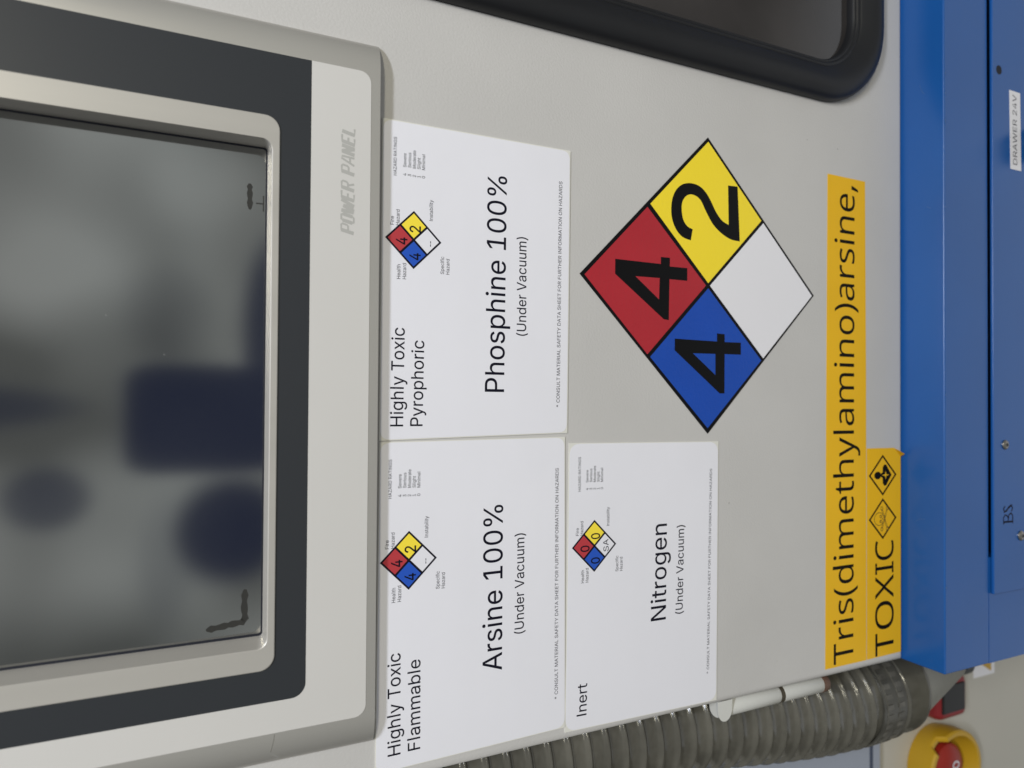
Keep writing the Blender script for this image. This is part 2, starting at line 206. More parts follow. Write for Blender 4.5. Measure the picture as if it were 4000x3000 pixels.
 'S': (447, ['224 -9 263 -9 187 -9 128 9 155 -3 100 21 64 60 79 38 49 82 38 137 40 107 60 137 104 137 82 137 106 117 123 88 112 101 134 75 166 59 149 65 184 52 224 49 203 49 247 49 286 60 268 53 304 68 329 92 319 78 340 105 346 139 346 121 346 155 332 179 341 169 323 189 296 205 311 198 281 211 245 222 264 217 224 228 184 239 204 234 142 251 86 289 109 268 63 311 52 372 52 339 52 401 75 448 60 426 90 469 138 498 111 486 164 510 227 516 194 516 261 516 316 498 290 510 342 486 377 449 362 469 392 428 401 378 400 404 380 378 337 378 358 378 335 403 302 437 323 423 281 451 225 459 256 459 203 459 167 448 184 455 151 441 129 418 138 431 120 406 115 376 115 391 115 358 131 334 120 344 142 323 169 308 154 314 184 302 212 293 199 297 230 289 264 279 247 284 279 275 312 264 295 270 328 257 359 238 344 248 373 227 395 198 385 214 404 181 408 139 408 162 408 111 386 64 401 86 372 41 323 11 351 24 296 -2']),
 'T': (449, ['32 452 85 452 32 471 32 509 32 490 160 509 417 509 288 509 417 490 417 452 417 471 363 452 257 452 310 452 257 301 257 0 257 151 235 0 193 0 214 0 193 151 193 452 193 301 139 452']),
 'U': (517, ['259 -8 299 -8 219 -8 154 15 184 0 124 31 85 80 101 53 68 107 60 173 60 138 60 285 60 509 60 397 81 509 124 509 103 509 124 399 124 178 124 288 124 154 141 113 130 132 152 94 187 68 167 79 207 57 259 52 231 52 287 52 331 68 311 57 351 79 377 113 366 94 387 132 393 178 393 154 393 288 393 509 393 399 414 509 457 509 436 509 457 397 457 173 457 285 457 138 433 80 449 107 416 53 363 15 393 31 334 0']),
 'V': (480, ['204 0 229 0 141 170 16 509 79 339 39 509 84 509 62 509 120 408 192 206 156 307 198 189 215 137 206 166 224 109 248 31 235 73 243 31 235 31 239 31 247 74 267 138 258 110 276 166 290 206 284 189 325 307 395 509 360 408 417 509 463 509 440 509 401 339 278 0 340 170 253 0']),
 'W': (686, ['155 0 180 0 109 170 16 509 63 339 38 509 82 509 60 509 109 404 163 196 136 300 168 179 175 145 172 163 179 128 187 94 183 111 190 76 197 40 194 58 194 40 189 40 192 40 193 58 200 94 196 76 203 111 211 145 207 128 215 163 224 196 220 179 251 300 306 509 279 404 331 509 380 509 355 509 407 404 462 196 434 300 466 179 474 145 470 163 478 128 486 94 482 111 490 76 497 40 494 58 494 40 488 40 491 40 492 58 499 94 495 76 502 111 510 145 506 128 515 163 523 196 519 179 550 300 603 509 576 404 625 509 670 509 647 509 623 339 530 0 577 170 505 0 455 0 480 0 426 108 368 323 397 215 362 344 351 391 357 367 346 416 336 475 341 444 341 475 350 475 345 475 345 445 335 395 340 419 330 371 318 323 324 347 289 215 230 0 260 108 205 0']),
 'Y': (472, ['203 0 225 0 203 69 203 208 203 139 141 308 16 509 79 409 41 509 91 509 66 509 125 454 192 344 159 399 203 326 222 292 213 309 231 275 250 230 240 255 241 230 224 230 232 230 233 255 251 293 242 276 260 310 280 344 270 327 314 399 381 509 347 454 406 509 455 509 430 509 393 409 268 208 330 308 268 139 268 0 268 69 247 0']),
 'Z': (438, ['42 0 161 0 42 15 42 46 42 31 119 159 273 385 196 272 284 400 306 431 295 415 318 446 341 476 329 461 343 469 348 454 346 461 327 453 285 452 306 453 264 452 223 452 244 452 162 452 40 452 101 452 40 471 40 509 40 490 159 509 397 509 278 509 397 493 397 462 397 477 321 351 169 129 245 240 158 113 134 81 146 97 122 65 97 33 110 49 95 40 90 54 93 47 111 55 152 57 132 56 173 57 214 57 193 57 276 57 399 57 338 57 399 38 399 0 399 19 280 0']),
 'a': (389, ['160 -9 182 -9 136 -9 94 5 114 -4 75 14 48 45 59 27 36 62 30 108 30 83 30 130 43 161 35 147 52 175 78 193 63 185 92 201 125 211 108 207 143 215 178 220 160 218 201 223 234 227 219 225 248 228 265 235 258 231 272 239 276 255 276 245 276 255 276 257 276 256 276 272 267 297 273 286 261 308 240 322 252 316 228 328 196 331 213 331 178 331 149 322 162 328 136 317 118 301 126 309 110 292 100 274 104 283 80 280 41 291 61 285 50 314 79 346 62 332 95 360 133 375 113 369 153 381 194 384 173 384 208 384 239 379 223 383 255 376 286 360 271 370 301 351 322 320 313 338 332 303 337 251 337 280 337 168 337 0 337 84 317 0 277 0 297 0 277 17 277 52 277 35 275 52 272 52 274 52 268 43 252 25 261 34 243 15 215 1 230 7 200 -5', '170 45 155 45 193 45 228 59 212 50 243 68 263 93 255 79 271 107 276 138 276 122 276 155 276 190 276 173 273 187 259 182 268 184 251 180 231 176 242 178 221 174 200 171 210 172 190 170 175 168 182 169 161 166 134 159 147 163 121 154 103 139 111 148 96 131 92 105 92 119 92 92 102 72 95 81 109 63 130 52 118 57 142 48']),
 'b': (424, ['229 -8 261 -8 206 -8 172 4 187 -4 158 12 138 31 146 21 129 42 118 59 123 51 116 59 112 59 114 59 112 39 112 0 112 20 92 0 53 0 72 0 53 170 53 509 53 339 73 509 114 509 93 509 114 446 114 319 114 382 115 319 118 319 117 319 123 327 137 346 129 336 145 356 171 373 157 365 186 381 229 384 205 384 261 384 313 361 289 376 337 345 370 293 356 322 383 263 390 189 390 229 390 149 370 84 383 114 356 55 313 16 337 32 289 0', '220 47 197 47 244 47 279 66 263 53 295 78 316 117 308 95 324 138 328 189 328 162 328 216 316 261 324 240 308 282 280 311 296 299 264 324 220 330 244 330 197 330 161 312 177 324 145 300 125 263 133 284 117 242 113 189 113 217 113 161 125 115 117 136 133 94 162 65 146 77 178 53']),
 'c': (396, ['207 -8 226 -8 173 -8 117 16 143 0 91 33 56 85 71 56 41 114 34 187 34 149 34 227 56 291 41 262 71 321 117 360 91 343 143 376 207 384 173 384 226 384 260 377 243 382 276 372 305 356 292 365 319 347 340 322 330 335 350 309 362 277 357 294 342 272 303 262 322 267 300 272 290 289 296 281 285 297 270 311 278 305 262 317 242 325 253 322 232 328 207 330 220 330 182 330 145 310 161 323 129 297 108 258 116 280 100 237 96 187 96 213 96 162 108 117 100 139 116 96 145 66 129 79 161 53 207 46 182 46 220 46 243 52 232 48 253 55 271 66 263 60 279 72 292 89 286 80 297 97 304 117 301 107 324 112 363 102 343 107 358 85 341 56 351 70 332 43 306 21 320 31 293 12 261 -1 277 4 244 -6']),
 'd': (424, ['195 -8 219 -8 164 -8 111 16 136 0 87 32 55 84 68 55 41 114 34 189 34 149 34 229 55 293 41 263 69 322 112 361 88 345 136 376 196 384 164 384 219 384 253 373 238 381 268 365 287 346 279 356 296 336 306 319 302 327 308 319 311 319 309 319 311 382 311 509 311 446 331 509 372 509 351 509 372 339 372 0 372 170 352 0 313 0 332 0 313 20 313 59 313 39 311 59 307 59 309 59 302 51 287 31 295 42 278 21 252 4 267 12 238 -4', '205 47 181 47 227 47 263 65 247 53 279 77 299 115 291 94 308 136 312 189 312 161 312 217 300 263 308 242 292 284 263 312 279 300 247 324 205 330 228 330 181 330 145 311 161 324 129 299 108 261 116 282 100 240 96 189 96 216 96 162 109 117 100 138 117 95 145 66 129 78 161 53']),
 'e': (404, ['212 -8 238 -8 175 -8 117 16 143 0 90 33 56 85 70 56 41 114 34 187 34 148 34 226 55 290 41 260 69 319 115 359 89 343 141 376 205 384 171 384 226 384 266 374 246 381 285 367 319 341 303 356 335 326 357 282 348 306 366 258 371 194 371 228 371 186 371 169 371 178 272 169 75 169 174 169 75 187 75 221 75 204 163 221 338 221 250 221 329 215 310 202 319 208 310 227 298 269 306 249 290 288 263 314 278 303 247 325 205 330 228 330 182 330 146 313 163 325 130 302 109 270 118 288 100 251 96 211 96 232 96 200 96 178 96 189 96 150 110 106 101 126 120 87 151 61 134 72 168 51 212 46 189 46 228 46 254 53 241 48 266 57 285 73 277 64 294 82 306 105 301 93 325 101 365 91 345 96 359 71 335 39 349 54 321 24 283 4 303 13 262 -4']),
 'f': (254, ['228 379 154 379 228 362 228 327 228 344 154 327 6 327 80 327 6 344 6 379 6 362 80 379', '81 0 101 0 81 144 81 432 81 288 81 453 96 486 86 471 106 500 135 519 119 511 152 526 187 530 169 530 201 530 222 527 213 529 232 525 243 521 238 523 238 503 227 468 233 486 224 470 215 472 220 471 210 473 195 474 203 474 176 474 154 460 163 469 146 451 142 419 142 437 142 279 142 0 142 140 121 0']),
 'g': (425, ['207 -151 238 -151 179 -151 134 -140 155 -147 113 -132 82 -110 96 -123 69 -98 51 -69 58 -84 67 -60 101 -41 84 -50 107 -49 122 -66 113 -57 130 -75 154 -88 141 -82 168 -94 207 -97 186 -97 238 -97 282 -75 263 -90 302 -60 311 -6 311 -37 311 19 311 68 311 44 310 68 306 68 308 68 301 60 287 41 295 51 278 32 252 16 267 23 238 8 195 5 219 5 164 5 113 27 137 12 88 41 55 90 69 62 41 118 34 191 34 152 34 230 55 293 41 264 69 322 112 361 88 345 137 376 196 384 165 384 220 384 253 373 239 381 268 365 288 346 280 356 297 336 308 319 303 327 309 319 313 319 311 319 313 339 313 379 313 359 333 379 372 379 353 379 372 250 372 -9 372 121 372 -42 350 -90 365 -69 335 -111 291 -136 316 -126 266 -146', '205 59 181 59 228 59 264 75 248 64 280 86 300 121 292 101 308 141 312 193 312 165 312 220 300 264 308 243 292 284 264 312 280 301 248 324 205 330 228 330 181 330 145 312 161 324 129 299 109 262 117 283 100 242 96 193 96 219 96 166 109 123 100 143 117 103 145 76 129 87 162 65']),
 'h': (410, ['114 227 114 249 114 151 114 0 114 76 93 0 53 0 73 0 53 170 53 509 53 339 73 509 114 509 93 509 114 435 114 287 114 361 110 287 102 287 106 287 114 322 152 362 131 347 174 377 227 384 199 384 253 384 295 369 276 379 315 358 341 321 330 342 352 299 357 240 357 273 357 160 357 0 357 80 337 0 296 0 316 0 296 78 296 235 296 157 296 265 273 304 288 288 258 321 210 329 237 329 192 329 161 317 175 325 146 309 126 283 135 298 118 267']),
 'i': (167, ['53 0 73 0 53 126 53 379 53 253 73 379 114 379 93 379 114 253 114 0 114 126 93 0', '84 443 95 443 72 443 54 455 62 447 45 462 41 483 41 472 41 494 54 512 45 504 62 520 84 524 72 524 95 524 114 512 106 520 122 504 126 483 126 494 126 472 114 455 122 462 106 447']),
 'l': (189, ['139 -2 147 -2 110 -2 74 20 88 5 60 35 53 84 53 57 53 226 53 509 53 367 73 509 114 509 93 509 114 372 114 99 114 235 114 81 120 62 116 69 125 55 146 52 133 52 152 52 160 53 157 52 164 53 170 54 167 54 173 37 181 3 177 20 175 1 162 -1 169 0 154 -2']),
 'm': (610, ['53 0 73 0 53 126 53 379 53 253 72 379 112 379 92 379 112 351 112 295 112 323 111 295 108 295 109 295 113 316 132 346 121 332 144 359 172 376 157 369 187 383 219 386 203 386 247 386 287 361 270 378 305 344 321 295 316 322 318 295 312 295 315 295 317 313 337 343 325 329 349 357 381 375 364 367 398 382 437 386 416 386 459 386 497 372 479 381 515 362 541 328 530 348 551 309 557 255 557 285 557 170 557 0 557 85 536 0 496 0 516 0 496 85 496 254 496 169 496 281 473 313 488 301 457 325 419 330 439 330 402 330 374 320 387 327 362 313 345 290 352 303 339 278 335 247 335 263 335 165 335 0 335 82 315 0 274 0 295 0 274 87 274 260 274 173 274 281 253 311 267 298 239 324 199 330 221 330 185 330 158 320 171 327 144 313 126 289 134 303 118 276 114 238 114 258 114 159 114 0 114 79 93 0']),
 'n': (410, ['114 227 114 249 114 151 114 0 114 76 93 0 53 0 73 0 53 126 53 379 53 253 72 379 112 379 92 379 112 349 112 287 112 318 109 287 102 287 106 287 114 322 152 362 131 347 174 377 227 384 199 384 253 384 295 369 276 379 314 358 341 321 330 342 352 299 357 240 357 273 357 160 357 0 357 80 337 0 296 0 316 0 296 78 296 235 296 157 296 265 273 304 288 288 258 321 210 329 237 329 192 329 161 317 175 325 146 309 126 283 135 298 118 267']),
 'o': (415, ['207 -8 242 -8 173 -8 117 16 143 0 91 33 56 85 71 56 41 114 34 187 34 149 34 227 56 291 41 262 71 321 117 360 91 343 143 376 207 384 173 384 242 384 299 360 273 376 325 343 359 291 345 321 374 262 381 187 381 227 381 149 359 85 374 114 345 56 299 16 325 33 273 0', '207 46 182 46 233 46 270 66 254 53 287 79 307 117 299 96 315 139 319 187 319 162 319 213 307 258 315 236 299 280 270 310 287 297 254 323 207 330 233 330 182 330 145 310 161 323 129 297 108 258 116 280 100 237 96 187 96 213 96 162 108 117 100 139 116 96 145 66 129 79 161 53']),
 'p': (424, ['53 -143 73 -143 53 31 53 379 53 205 72 379 112 379 92 379 112 359 112 319 112 339 114 319 118 319 116 319 123 327 137 346 129 336 145 356 171 373 157 365 186 381 229 384 205 384 261 384 313 361 289 376 337 345 370 293 356 322 383 263 390 189 390 229 390 149 370 84 383 114 356 55 313 16 337 32 289 0 229 -8 261 -8 206 -8 173 4 187 -4 158 12 138 31 146 21 130 42 118 59 123 51 117 59 114 59 115 59 114 -8 114 -143 114 -76 93 -143', '220 47 197 47 244 47 279 66 263 53 295 78 316 117 308 95 324 138 328 189 328 162 328 216 316 261 324 240 308 282 280 311 296 299 264 324 220 330 244 330 197 330 161 312 177 324 145 300 125 263 133 284 117 242 113 189 113 217 113 161 125 115 117 136 133 94 162 65 146 77 178 53']),
 'r': (259, ['53 0 73 0 53 126 53 379 53 253 72 379 112 379 92 379 112 360 112 321 112 340 113 321 115 321 114 321 122 340 152 367 135 355 170 379 213 385 190 385 218 385 229 384 223 385 235 384 243 384 240 384 243 363 243 322 243 343 242 323 230 324 237 323 223 325 207 326 215 326 189 326 159 315 173 322 145 307 126 284 134 297 118 270 114 237 114 255 114 158 114 0 114 79 93 0']),
 's': (365, ['182 -8 211 -8 156 -8 112 3 133 -4 92 11 62 38 75 23 49 53 36 94 40 72 55 98 94 107 74 102 99 86 124 60 109 70 139 50 181 45 158 45 208 45 244 62 229 51 260 74 268 103 268 87 268 116 254 136 263 127 245 144 212 155 231 151 191 160 149 170 170 165 115 178 72 208 89 191 55 225 47 274 47 247 47 296 65 332 53 315 77 348 115 370 94 361 136 380 187 384 160 384 213 384 254 372 235 380 272 365 299 339 287 353 310 325 324 290 319 309 305 286 268 277 287 281 263 292 243 316 255 304 230 327 187 333 212 333 165 333 131 317 146 327 116 306 109 277 109 293 109 263 124 243 114 252 134 235 172 223 150 228 191 218 229 209 210 214 264 201 306 171 290 188 323 154 331 107 331 133 331 84 312 47 325 64 300 30 260 6 282 16 237 -3']),
 't': (227, ['204 379 138 379 204 362 204 327 204 344 138 327 6 327 72 327 6 344 6 379 6 362 72 379', '65 471 65 345 85 471 126 471 106 471 126 347 126 98 126 222 126 81 136 61 129 69 143 54 170 50 154 50 174 50 185 51 179 50 191 52 202 54 197 53 206 36 213 2 209 19 207 0 192 -3 200 -2 184 -4 168 -4 176 -4 136 -4 92 21 110 4 74 38 65 93 65 62 65 219']),
 'u': (410, ['182 -5 211 -5 157 -5 115 11 134 0 95 21 69 59 80 37 58 80 53 139 53 107 53 219 53 379 53 299 73 379 114 379 93 379 114 301 114 144 114 222 114 114 137 75 121 91 152 58 200 50 173 50 218 50 249 62 235 54 264 70 283 97 275 81 292 112 296 153 296 131 296 228 296 379 296 304 316 379 357 379 337 379 357 253 357 0 357 126 337 0 298 0 318 0 298 31 298 92 298 61 301 92 307 92 304 92 295 57 257 17 279 32 235 2']),
 'v': (389, ['163 0 184 0 114 126 17 379 66 253 40 379 84 379 62 379 111 305 165 155 138 230 174 132 187 87 181 110 193 64 206 21 199 42 198 21 184 21 191 21 191 42 203 87 197 64 209 110 224 155 216 132 251 230 305 379 278 305 327 379 371 379 349 379 323 253 226 0 275 126 205 0']),
 'x': (379, ['21 0 44 0 71 73 171 218 121 145 171 202 171 171 171 187 124 240 29 379 76 310 52 379 100 379 76 379 116 355 147 306 132 330 160 287 179 253 170 270 188 237 207 206 198 221 197 206 175 206 186 206 185 221 202 253 194 237 211 270 233 306 221 287 249 330 282 379 266 355 305 379 352 379 328 379 304 309 209 169 256 239 209 184 209 214 209 199 258 143 358 0 308 71 334 0 287 0 310 0 268 28 231 85 249 57 219 103 200 136 209 120 191 152 173 182 182 167 183 182 205 182 194 182 195 167 178 136 186 152 170 120 148 85 160 103 129 57 91 0 110 28 68 0']),
 'y': (389, ['47 -139 51 -140 52 -121 61 -86 57 -103 65 -86 71 -87 68 -87 83 -90 104 -89 94 -91 114 -87 130 -74 122 -82 138 -66 151 -36 145 -53 155 -24 163 -1 159 -13 114 126 17 379 66 252 40 379 84 379 62 379 111 305 165 155 138 230 174 132 187 87 181 109 193 64 206 21 199 42 198 21 184 21 191 21 190 42 202 87 196 64 209 110 224 155 216 132 251 230 305 379 278 305 327 379 371 379 349 379 316 234 204 -58 260 88 196 -78 177 -107 187 -94 166 -120 139 -136 153 -129 125 -142 91 -145 109 -145 81 -145 65 -143 72 -144 57 -142']),
 'z': (380, ['42 0 141 0 42 15 42 46 42 30 112 137 254 320 183 228 254 321 254 323 254 322 185 323 48 323 117 323 48 342 48 379 48 361 143 379 333 379 238 379 333 363 333 331 333 347 264 241 126 60 195 150 126 59 126 56 126 58 197 56 339 56 268 56 339 38 339 0 339 19 240 0']),
 ' ': (188, []),
}
WIDE = {
 '(': (241, ['32 220 32 177 32 264 45 348 36 306 53 390 83 468 66 430 101 505 150 573 123 540 172 573 217 573 194 573 179 522 132 407 151 467 113 346 103 221 103 284 103 179 116 98 108 138 125 57 154 -20 137 18 171 -57 216 -127 191 -93 194 -127 150 -127 172 -127 123 -95 83 -24 101 -61 66 13 45 94 53 53 36 135']),
 ')': (241, ['209 220 209 264 209 177 196 94 204 135 188 53 158 -24 175 13 140 -61 91 -127 118 -95 69 -127 25 -127 47 -127 49 -93 87 -20 70 -57 103 18 124 98 116 57 133 138 137 221 137 179 137 263 124 346 133 304 116 387 87 465 103 427 70 504 24 573 49 539 46 573 91 573 68 573 118 540 158 468 140 505 175 430 196 348 188 390 204 306']),
 ',': (215, ['154 84 152 87 149 65 136 23 143 45 128 1 111 -42 120 -20 102 -64 85 -103 94 -84 68 -103 33 -103 50 -103 38 -83 49 -38 43 -61 54 -15 63 31 58 8 67 54 73 93 70 74 98 93 148 93 123 93 150 90']),
 'C': (507, ['323 517 349 517 293 517 241 502 265 512 216 491 178 456 195 476 161 436 139 383 148 412 130 354 125 286 125 322 125 239 147 164 132 198 162 129 213 83 184 102 242 65 322 55 279 55 348 55 394 62 371 57 416 66 460 78 438 71 460 57 460 15 460 36 438 7 393 -2 416 1 371 -6 312 -8 343 -8 254 -8 166 28 205 4 127 52 78 131 98 86 59 175 49 287 49 227 49 330 67 406 55 370 79 442 120 499 97 473 143 525 206 559 172 545 240 574 324 581 280 581 353 581 409 572 382 578 436 566 482 547 461 558 472 527 453 486 463 506 435 494 394 508 416 501 372 514']),
 'O': (626, ['577 287 577 346 577 243 561 166 572 202 549 130 510 73 533 99 488 47 428 13 461 27 395 -1 314 -8 357 -8 269 -8 196 13 230 -1 163 27 114 73 136 47 92 99 65 167 76 130 54 203 49 288 49 244 49 347 78 442 59 398 97 486 166 545 126 520 205 569 314 581 254 581 372 581 459 545 420 569 498 521 547 442 527 486 567 398', '125 287 125 335 125 239 145 163 132 198 159 128 207 83 179 101 235 64 314 55 271 55 357 55 420 83 392 64 447 101 481 163 468 128 495 198 501 287 501 239 501 359 456 457 486 416 426 498 314 518 379 518 271 518 207 490 235 509 179 472 145 411 159 445 132 377']),
 'T': (446, ['259 0 259 170 235 0 187 0 211 0 187 170 187 509 187 339 127 509 8 509 68 509 8 530 8 573 8 551 151 573 437 573 294 573 437 551 437 509 437 530 378 509 259 509 318 509 259 339']),
 'X': (470, ['467 0 403 100 439 0 385 0 412 0 334 83 233 249 284 166 182 166 79 0 131 83 54 0 3 0 29 0 67 99 193 298 130 199 134 390 15 573 75 481 42 573 95 573 69 573 142 498 236 348 189 423 283 423 377 573 330 498 402 573 453 573 428 573 394 482 276 300 335 391 339 200']),
 'a': (450, ['231 437 203 437 283 437 347 403 322 426 372 380 385 293 385 343 385 195 385 0 385 98 368 0 334 0 351 0 329 20 320 61 325 41 319 61 317 61 318 61 304 45 279 22 292 32 266 12 234 -1 251 4 217 -6 172 -8 196 -8 147 -8 103 6 124 -3 82 15 55 48 66 29 43 67 37 119 37 91 37 162 87 219 54 195 121 242 243 257 173 254 267 257 316 259 292 258 316 268 316 285 316 276 316 321 293 359 308 345 277 373 227 380 255 380 204 380 163 370 183 377 142 363 106 347 123 356 99 365 84 400 91 383 103 410 151 426 125 419 176 433', '252 208 273 209 198 206 141 182 161 197 120 167 110 119 110 146 110 95 132 66 117 77 147 55 188 49 165 49 225 49 279 79 255 59 303 99 315 172 315 130 315 184 315 210 315 197 294 209']),
 'd': (493, ['221 -8 243 -8 167 -8 92 48 124 11 60 85 44 214 44 140 44 288 93 381 60 344 125 419 221 438 168 438 244 438 280 429 263 435 296 424 323 407 311 416 335 397 354 374 346 386 356 374 359 374 358 374 359 381 356 405 358 392 355 419 354 438 354 430 354 495 354 609 354 552 378 609 425 609 401 609 425 406 425 0 425 203 406 0 368 0 387 0 365 19 358 58 361 38 357 58 354 58 356 58 346 45 323 24 335 34 311 15 279 1 296 7 263 -5', '232 51 193 51 277 51 328 88 309 63 346 113 355 200 355 150 355 205 355 213 355 209 355 267 329 336 346 308 311 365 231 379 279 379 193 379 146 334 165 364 127 304 117 213 117 263 117 161 146 93 127 121 165 65']),
 'e': (452, ['234 438 196 438 271 438 329 414 303 430 356 398 390 346 376 375 404 317 411 244 411 283 411 230 411 201 411 215 313 201 117 201 215 201 118 153 154 90 131 116 178 65 254 52 211 52 281 52 327 60 306 55 348 65 392 82 370 72 392 61 392 20 392 41 370 10 327 -1 349 3 306 -6 251 -8 280 -8 210 -8 143 17 174 0 112 33 70 91 88 58 53 124 44 212 44 164 44 259 68 333 52 299 84 366 134 411 106 392 163 429', '233 380 257 380 200 380 154 348 173 369 134 326 119 257 122 296 192 257 338 257 265 257 338 282 326 322 334 303 319 340 292 364 308 354 277 375']),
 'h': (496, ['139 431 139 490 139 420 138 399 138 410 137 389 135 370 136 379 136 370 140 370 138 370 149 385 174 407 160 398 188 417 221 429 203 424 238 435 273 437 255 437 308 437 360 421 337 432 384 410 413 370 401 393 425 347 431 280 431 317 431 187 431 0 431 93 407 0 361 0 384 0 361 92 361 275 361 183 361 310 338 353 353 336 322 370 265 379 298 379 233 379 189 360 207 372 171 348 150 308 158 331 143 284 139 222 139 256 139 148 139 0 139 74 115 0 68 0 92 0 68 203 68 609 68 406 92 609 139 609 115 609 139 550']),
 'i': (207, ['139 430 115 430 139 287 139 0 139 143 115 0 68 0 92 0 68 143 68 430 68 287 92 430', '104 591 92 591 115 591 133 580 124 587 141 573 145 546 145 562 145 531 133 512 141 520 124 505 104 501 115 501 92 501 75 512 83 505 67 520 63 546 63 531 63 562 75 580 67 573 83 587']),
 'l': (207, ['139 0 139 203 115 0 68 0 92 0 68 203 68 609 68 406 92 609 139 609 115 609 139 406']),
 'm': (750, ['540 438 512 438 588 438 649 401 625 425 673 376 685 280 685 335 685 187 685 0 685 93 662 0 615 0 638 0 615 92 615 277 615 184 615 310 594 353 608 336 580 370 528 379 558 379 486 379 438 342 456 366 420 318 411 237 411 283 411 158 411 0 411 79 388 0 342 0 365 0 342 92 342 277 342 184 342 299 332 333 338 318 326 348 303 367 316 360 290 375 253 379 274 379 225 379 185 360 202 372 169 348 150 308 157 331 142 285 139 223 139 257 139 149 139 0 139 74 115 0 68 0 92 0 68 143 68 430 68 287 87 430 125 430 106 430 129 410 136 371 132 391 137 371 140 371 138 371 149 386 173 409 160 399 186 418 217 431 200 426 233 435 266 438 249 438 299 438 349 420 327 432 371 408 398 366 388 390 399 366 402 366 400 366 416 390 461 420 436 408 486 432']),
 'n': (496, ['275 438 257 438 326 438 391 401 365 425 418 376 431 280 431 335 431 187 431 0 431 93 407 0 361 0 384 0 361 92 361 275 361 183 361 310 338 353 353 336 322 370 265 379 298 379 217 379 166 338 184 365 148 312 139 223 139 273 139 149 139 0 139 74 115 0 68 0 92 0 68 143 68 430 68 287 87 430 125 430 106 430 129 410 136 371 132 391 137 371 140 371 138 371 149 386 175 409 161 399 189 418 222 431 205 426 239 435']),
 'o': (485, ['442 216 442 263 442 180 428 121 437 148 418 93 388 51 405 70 370 31 324 7 349 17 300 -3 241 -8 272 -8 213 -8 163 7 187 -3 139 17 100 51 118 31 83 70 59 121 69 93 49 148 44 216 44 180 44 263 68 336 52 304 84 369 137 412 107 394 167 429 244 438 203 438 283 438 347 412 317 429 377 394 417 336 400 369 433 304', '117 216 117 267 117 182 130 128 121 153 139 103 172 71 153 84 190 57 243 51 214 51 272 51 314 71 296 57 333 84 356 128 347 103 364 153 369 216 369 182 369 250 355 303 364 279 346 327 314 359 332 346 296 372 242 379 272 379 198 379 147 335 167 364 127 306']),
 'r': (331, ['269 438 249 438 277 438 295 437 285 437 304 436 319 433 312 435 316 411 310 368 313 390 303 370 287 372 296 371 279 373 264 374 271 374 247 374 217 363 231 370 202 356 176 334 188 347 165 321 149 289 155 306 142 271 139 229 139 251 139 153 139 0 139 76 115 0 68 0 92 0 68 143 68 430 68 287 87 430 126 430 107 430 129 404 134 351 131 377 135 351 137 351 136 351 146 367 170 395 157 382 183 408 214 426 198 418 231 434']),
 's': (384, ['348 119 348 142 348 91 327 49 341 68 313 30 268 6 294 16 242 -3 176 -8 212 -8 146 -8 99 -1 121 -6 77 4 42 19 58 11 42 41 42 83 42 62 59 75 104 60 80 67 128 53 178 49 153 49 214 49 256 66 240 55 272 78 280 112 280 93 280 123 271 141 277 133 265 150 239 167 255 158 224 175 174 196 202 185 146 206 103 228 122 217 83 238 57 266 68 251 46 281 41 324 41 300 41 360 85 408 56 388 115 428 202 438 154 438 228 438 275 430 253 435 298 425 339 409 319 418 331 390 315 353 323 372 297 360 258 372 278 367 238 377 197 380 218 380 168 380 131 366 146 375 116 357 108 328 108 344 108 316 119 298 112 306 126 290 154 274 137 282 170 266 219 246 191 256 246 236 289 215 269 226 308 204 333 176 323 191 343 161']),
 't': (289, ['212 50 192 50 222 50 245 53 233 51 256 54 272 59 265 56 272 41 272 5 272 23 264 1 240 -4 254 -2 226 -7 200 -8 213 -8 177 -8 138 4 157 -4 119 11 91 44 103 25 80 63 74 125 74 90 74 209 74 375 74 292 53 375 13 375 33 375 13 387 13 409 13 398 33 418 75 437 54 428 84 468 103 528 93 498 117 528 144 528 130 528 144 496 144 430 144 463 186 430 269 430 227 430 269 412 269 375 269 393 227 375 144 375 186 375 144 292 144 127 144 210 144 101 163 69 151 81 176 56']),
 'y': (409, ['1 430 59 286 26 430 76 430 51 430 107 348 169 185 138 267 175 171 184 144 179 157 189 130 196 105 193 117 200 92 205 68 203 80 206 68 209 68 207 68 212 82 224 121 217 99 231 142 245 186 238 164 275 267 333 430 304 349 358 430 409 430 384 430 347 267 224 -59 285 104 214 -86 188 -130 202 -109 174 -150 138 -176 158 -165 119 -187 67 -192 95 -192 55 -192 34 -190 43 -192 24 -189 9 -186 16 -188 9 -167 9 -130 9 -149 15 -131 30 -133 22 -132 38 -134 56 -135 47 -135 73 -135 99 -126 87 -132 111 -119 130 -99 121 -111 138 -88 152 -59 146 -74 159 -40 174 -2 167 -21 116 142']),
 ' ': (209, []),
}


SANS['I'] = (205, ['70 0 70 0 70 0 70 509 70 509 70 509 135 509 135 509 135 509 135 0 135 0 135 0'])
SANS['l'] = (195, ['65 0 65 0 65 0 65 535 65 535 65 535 127 535 127 535 127 535 127 0 127 0 127 0'])
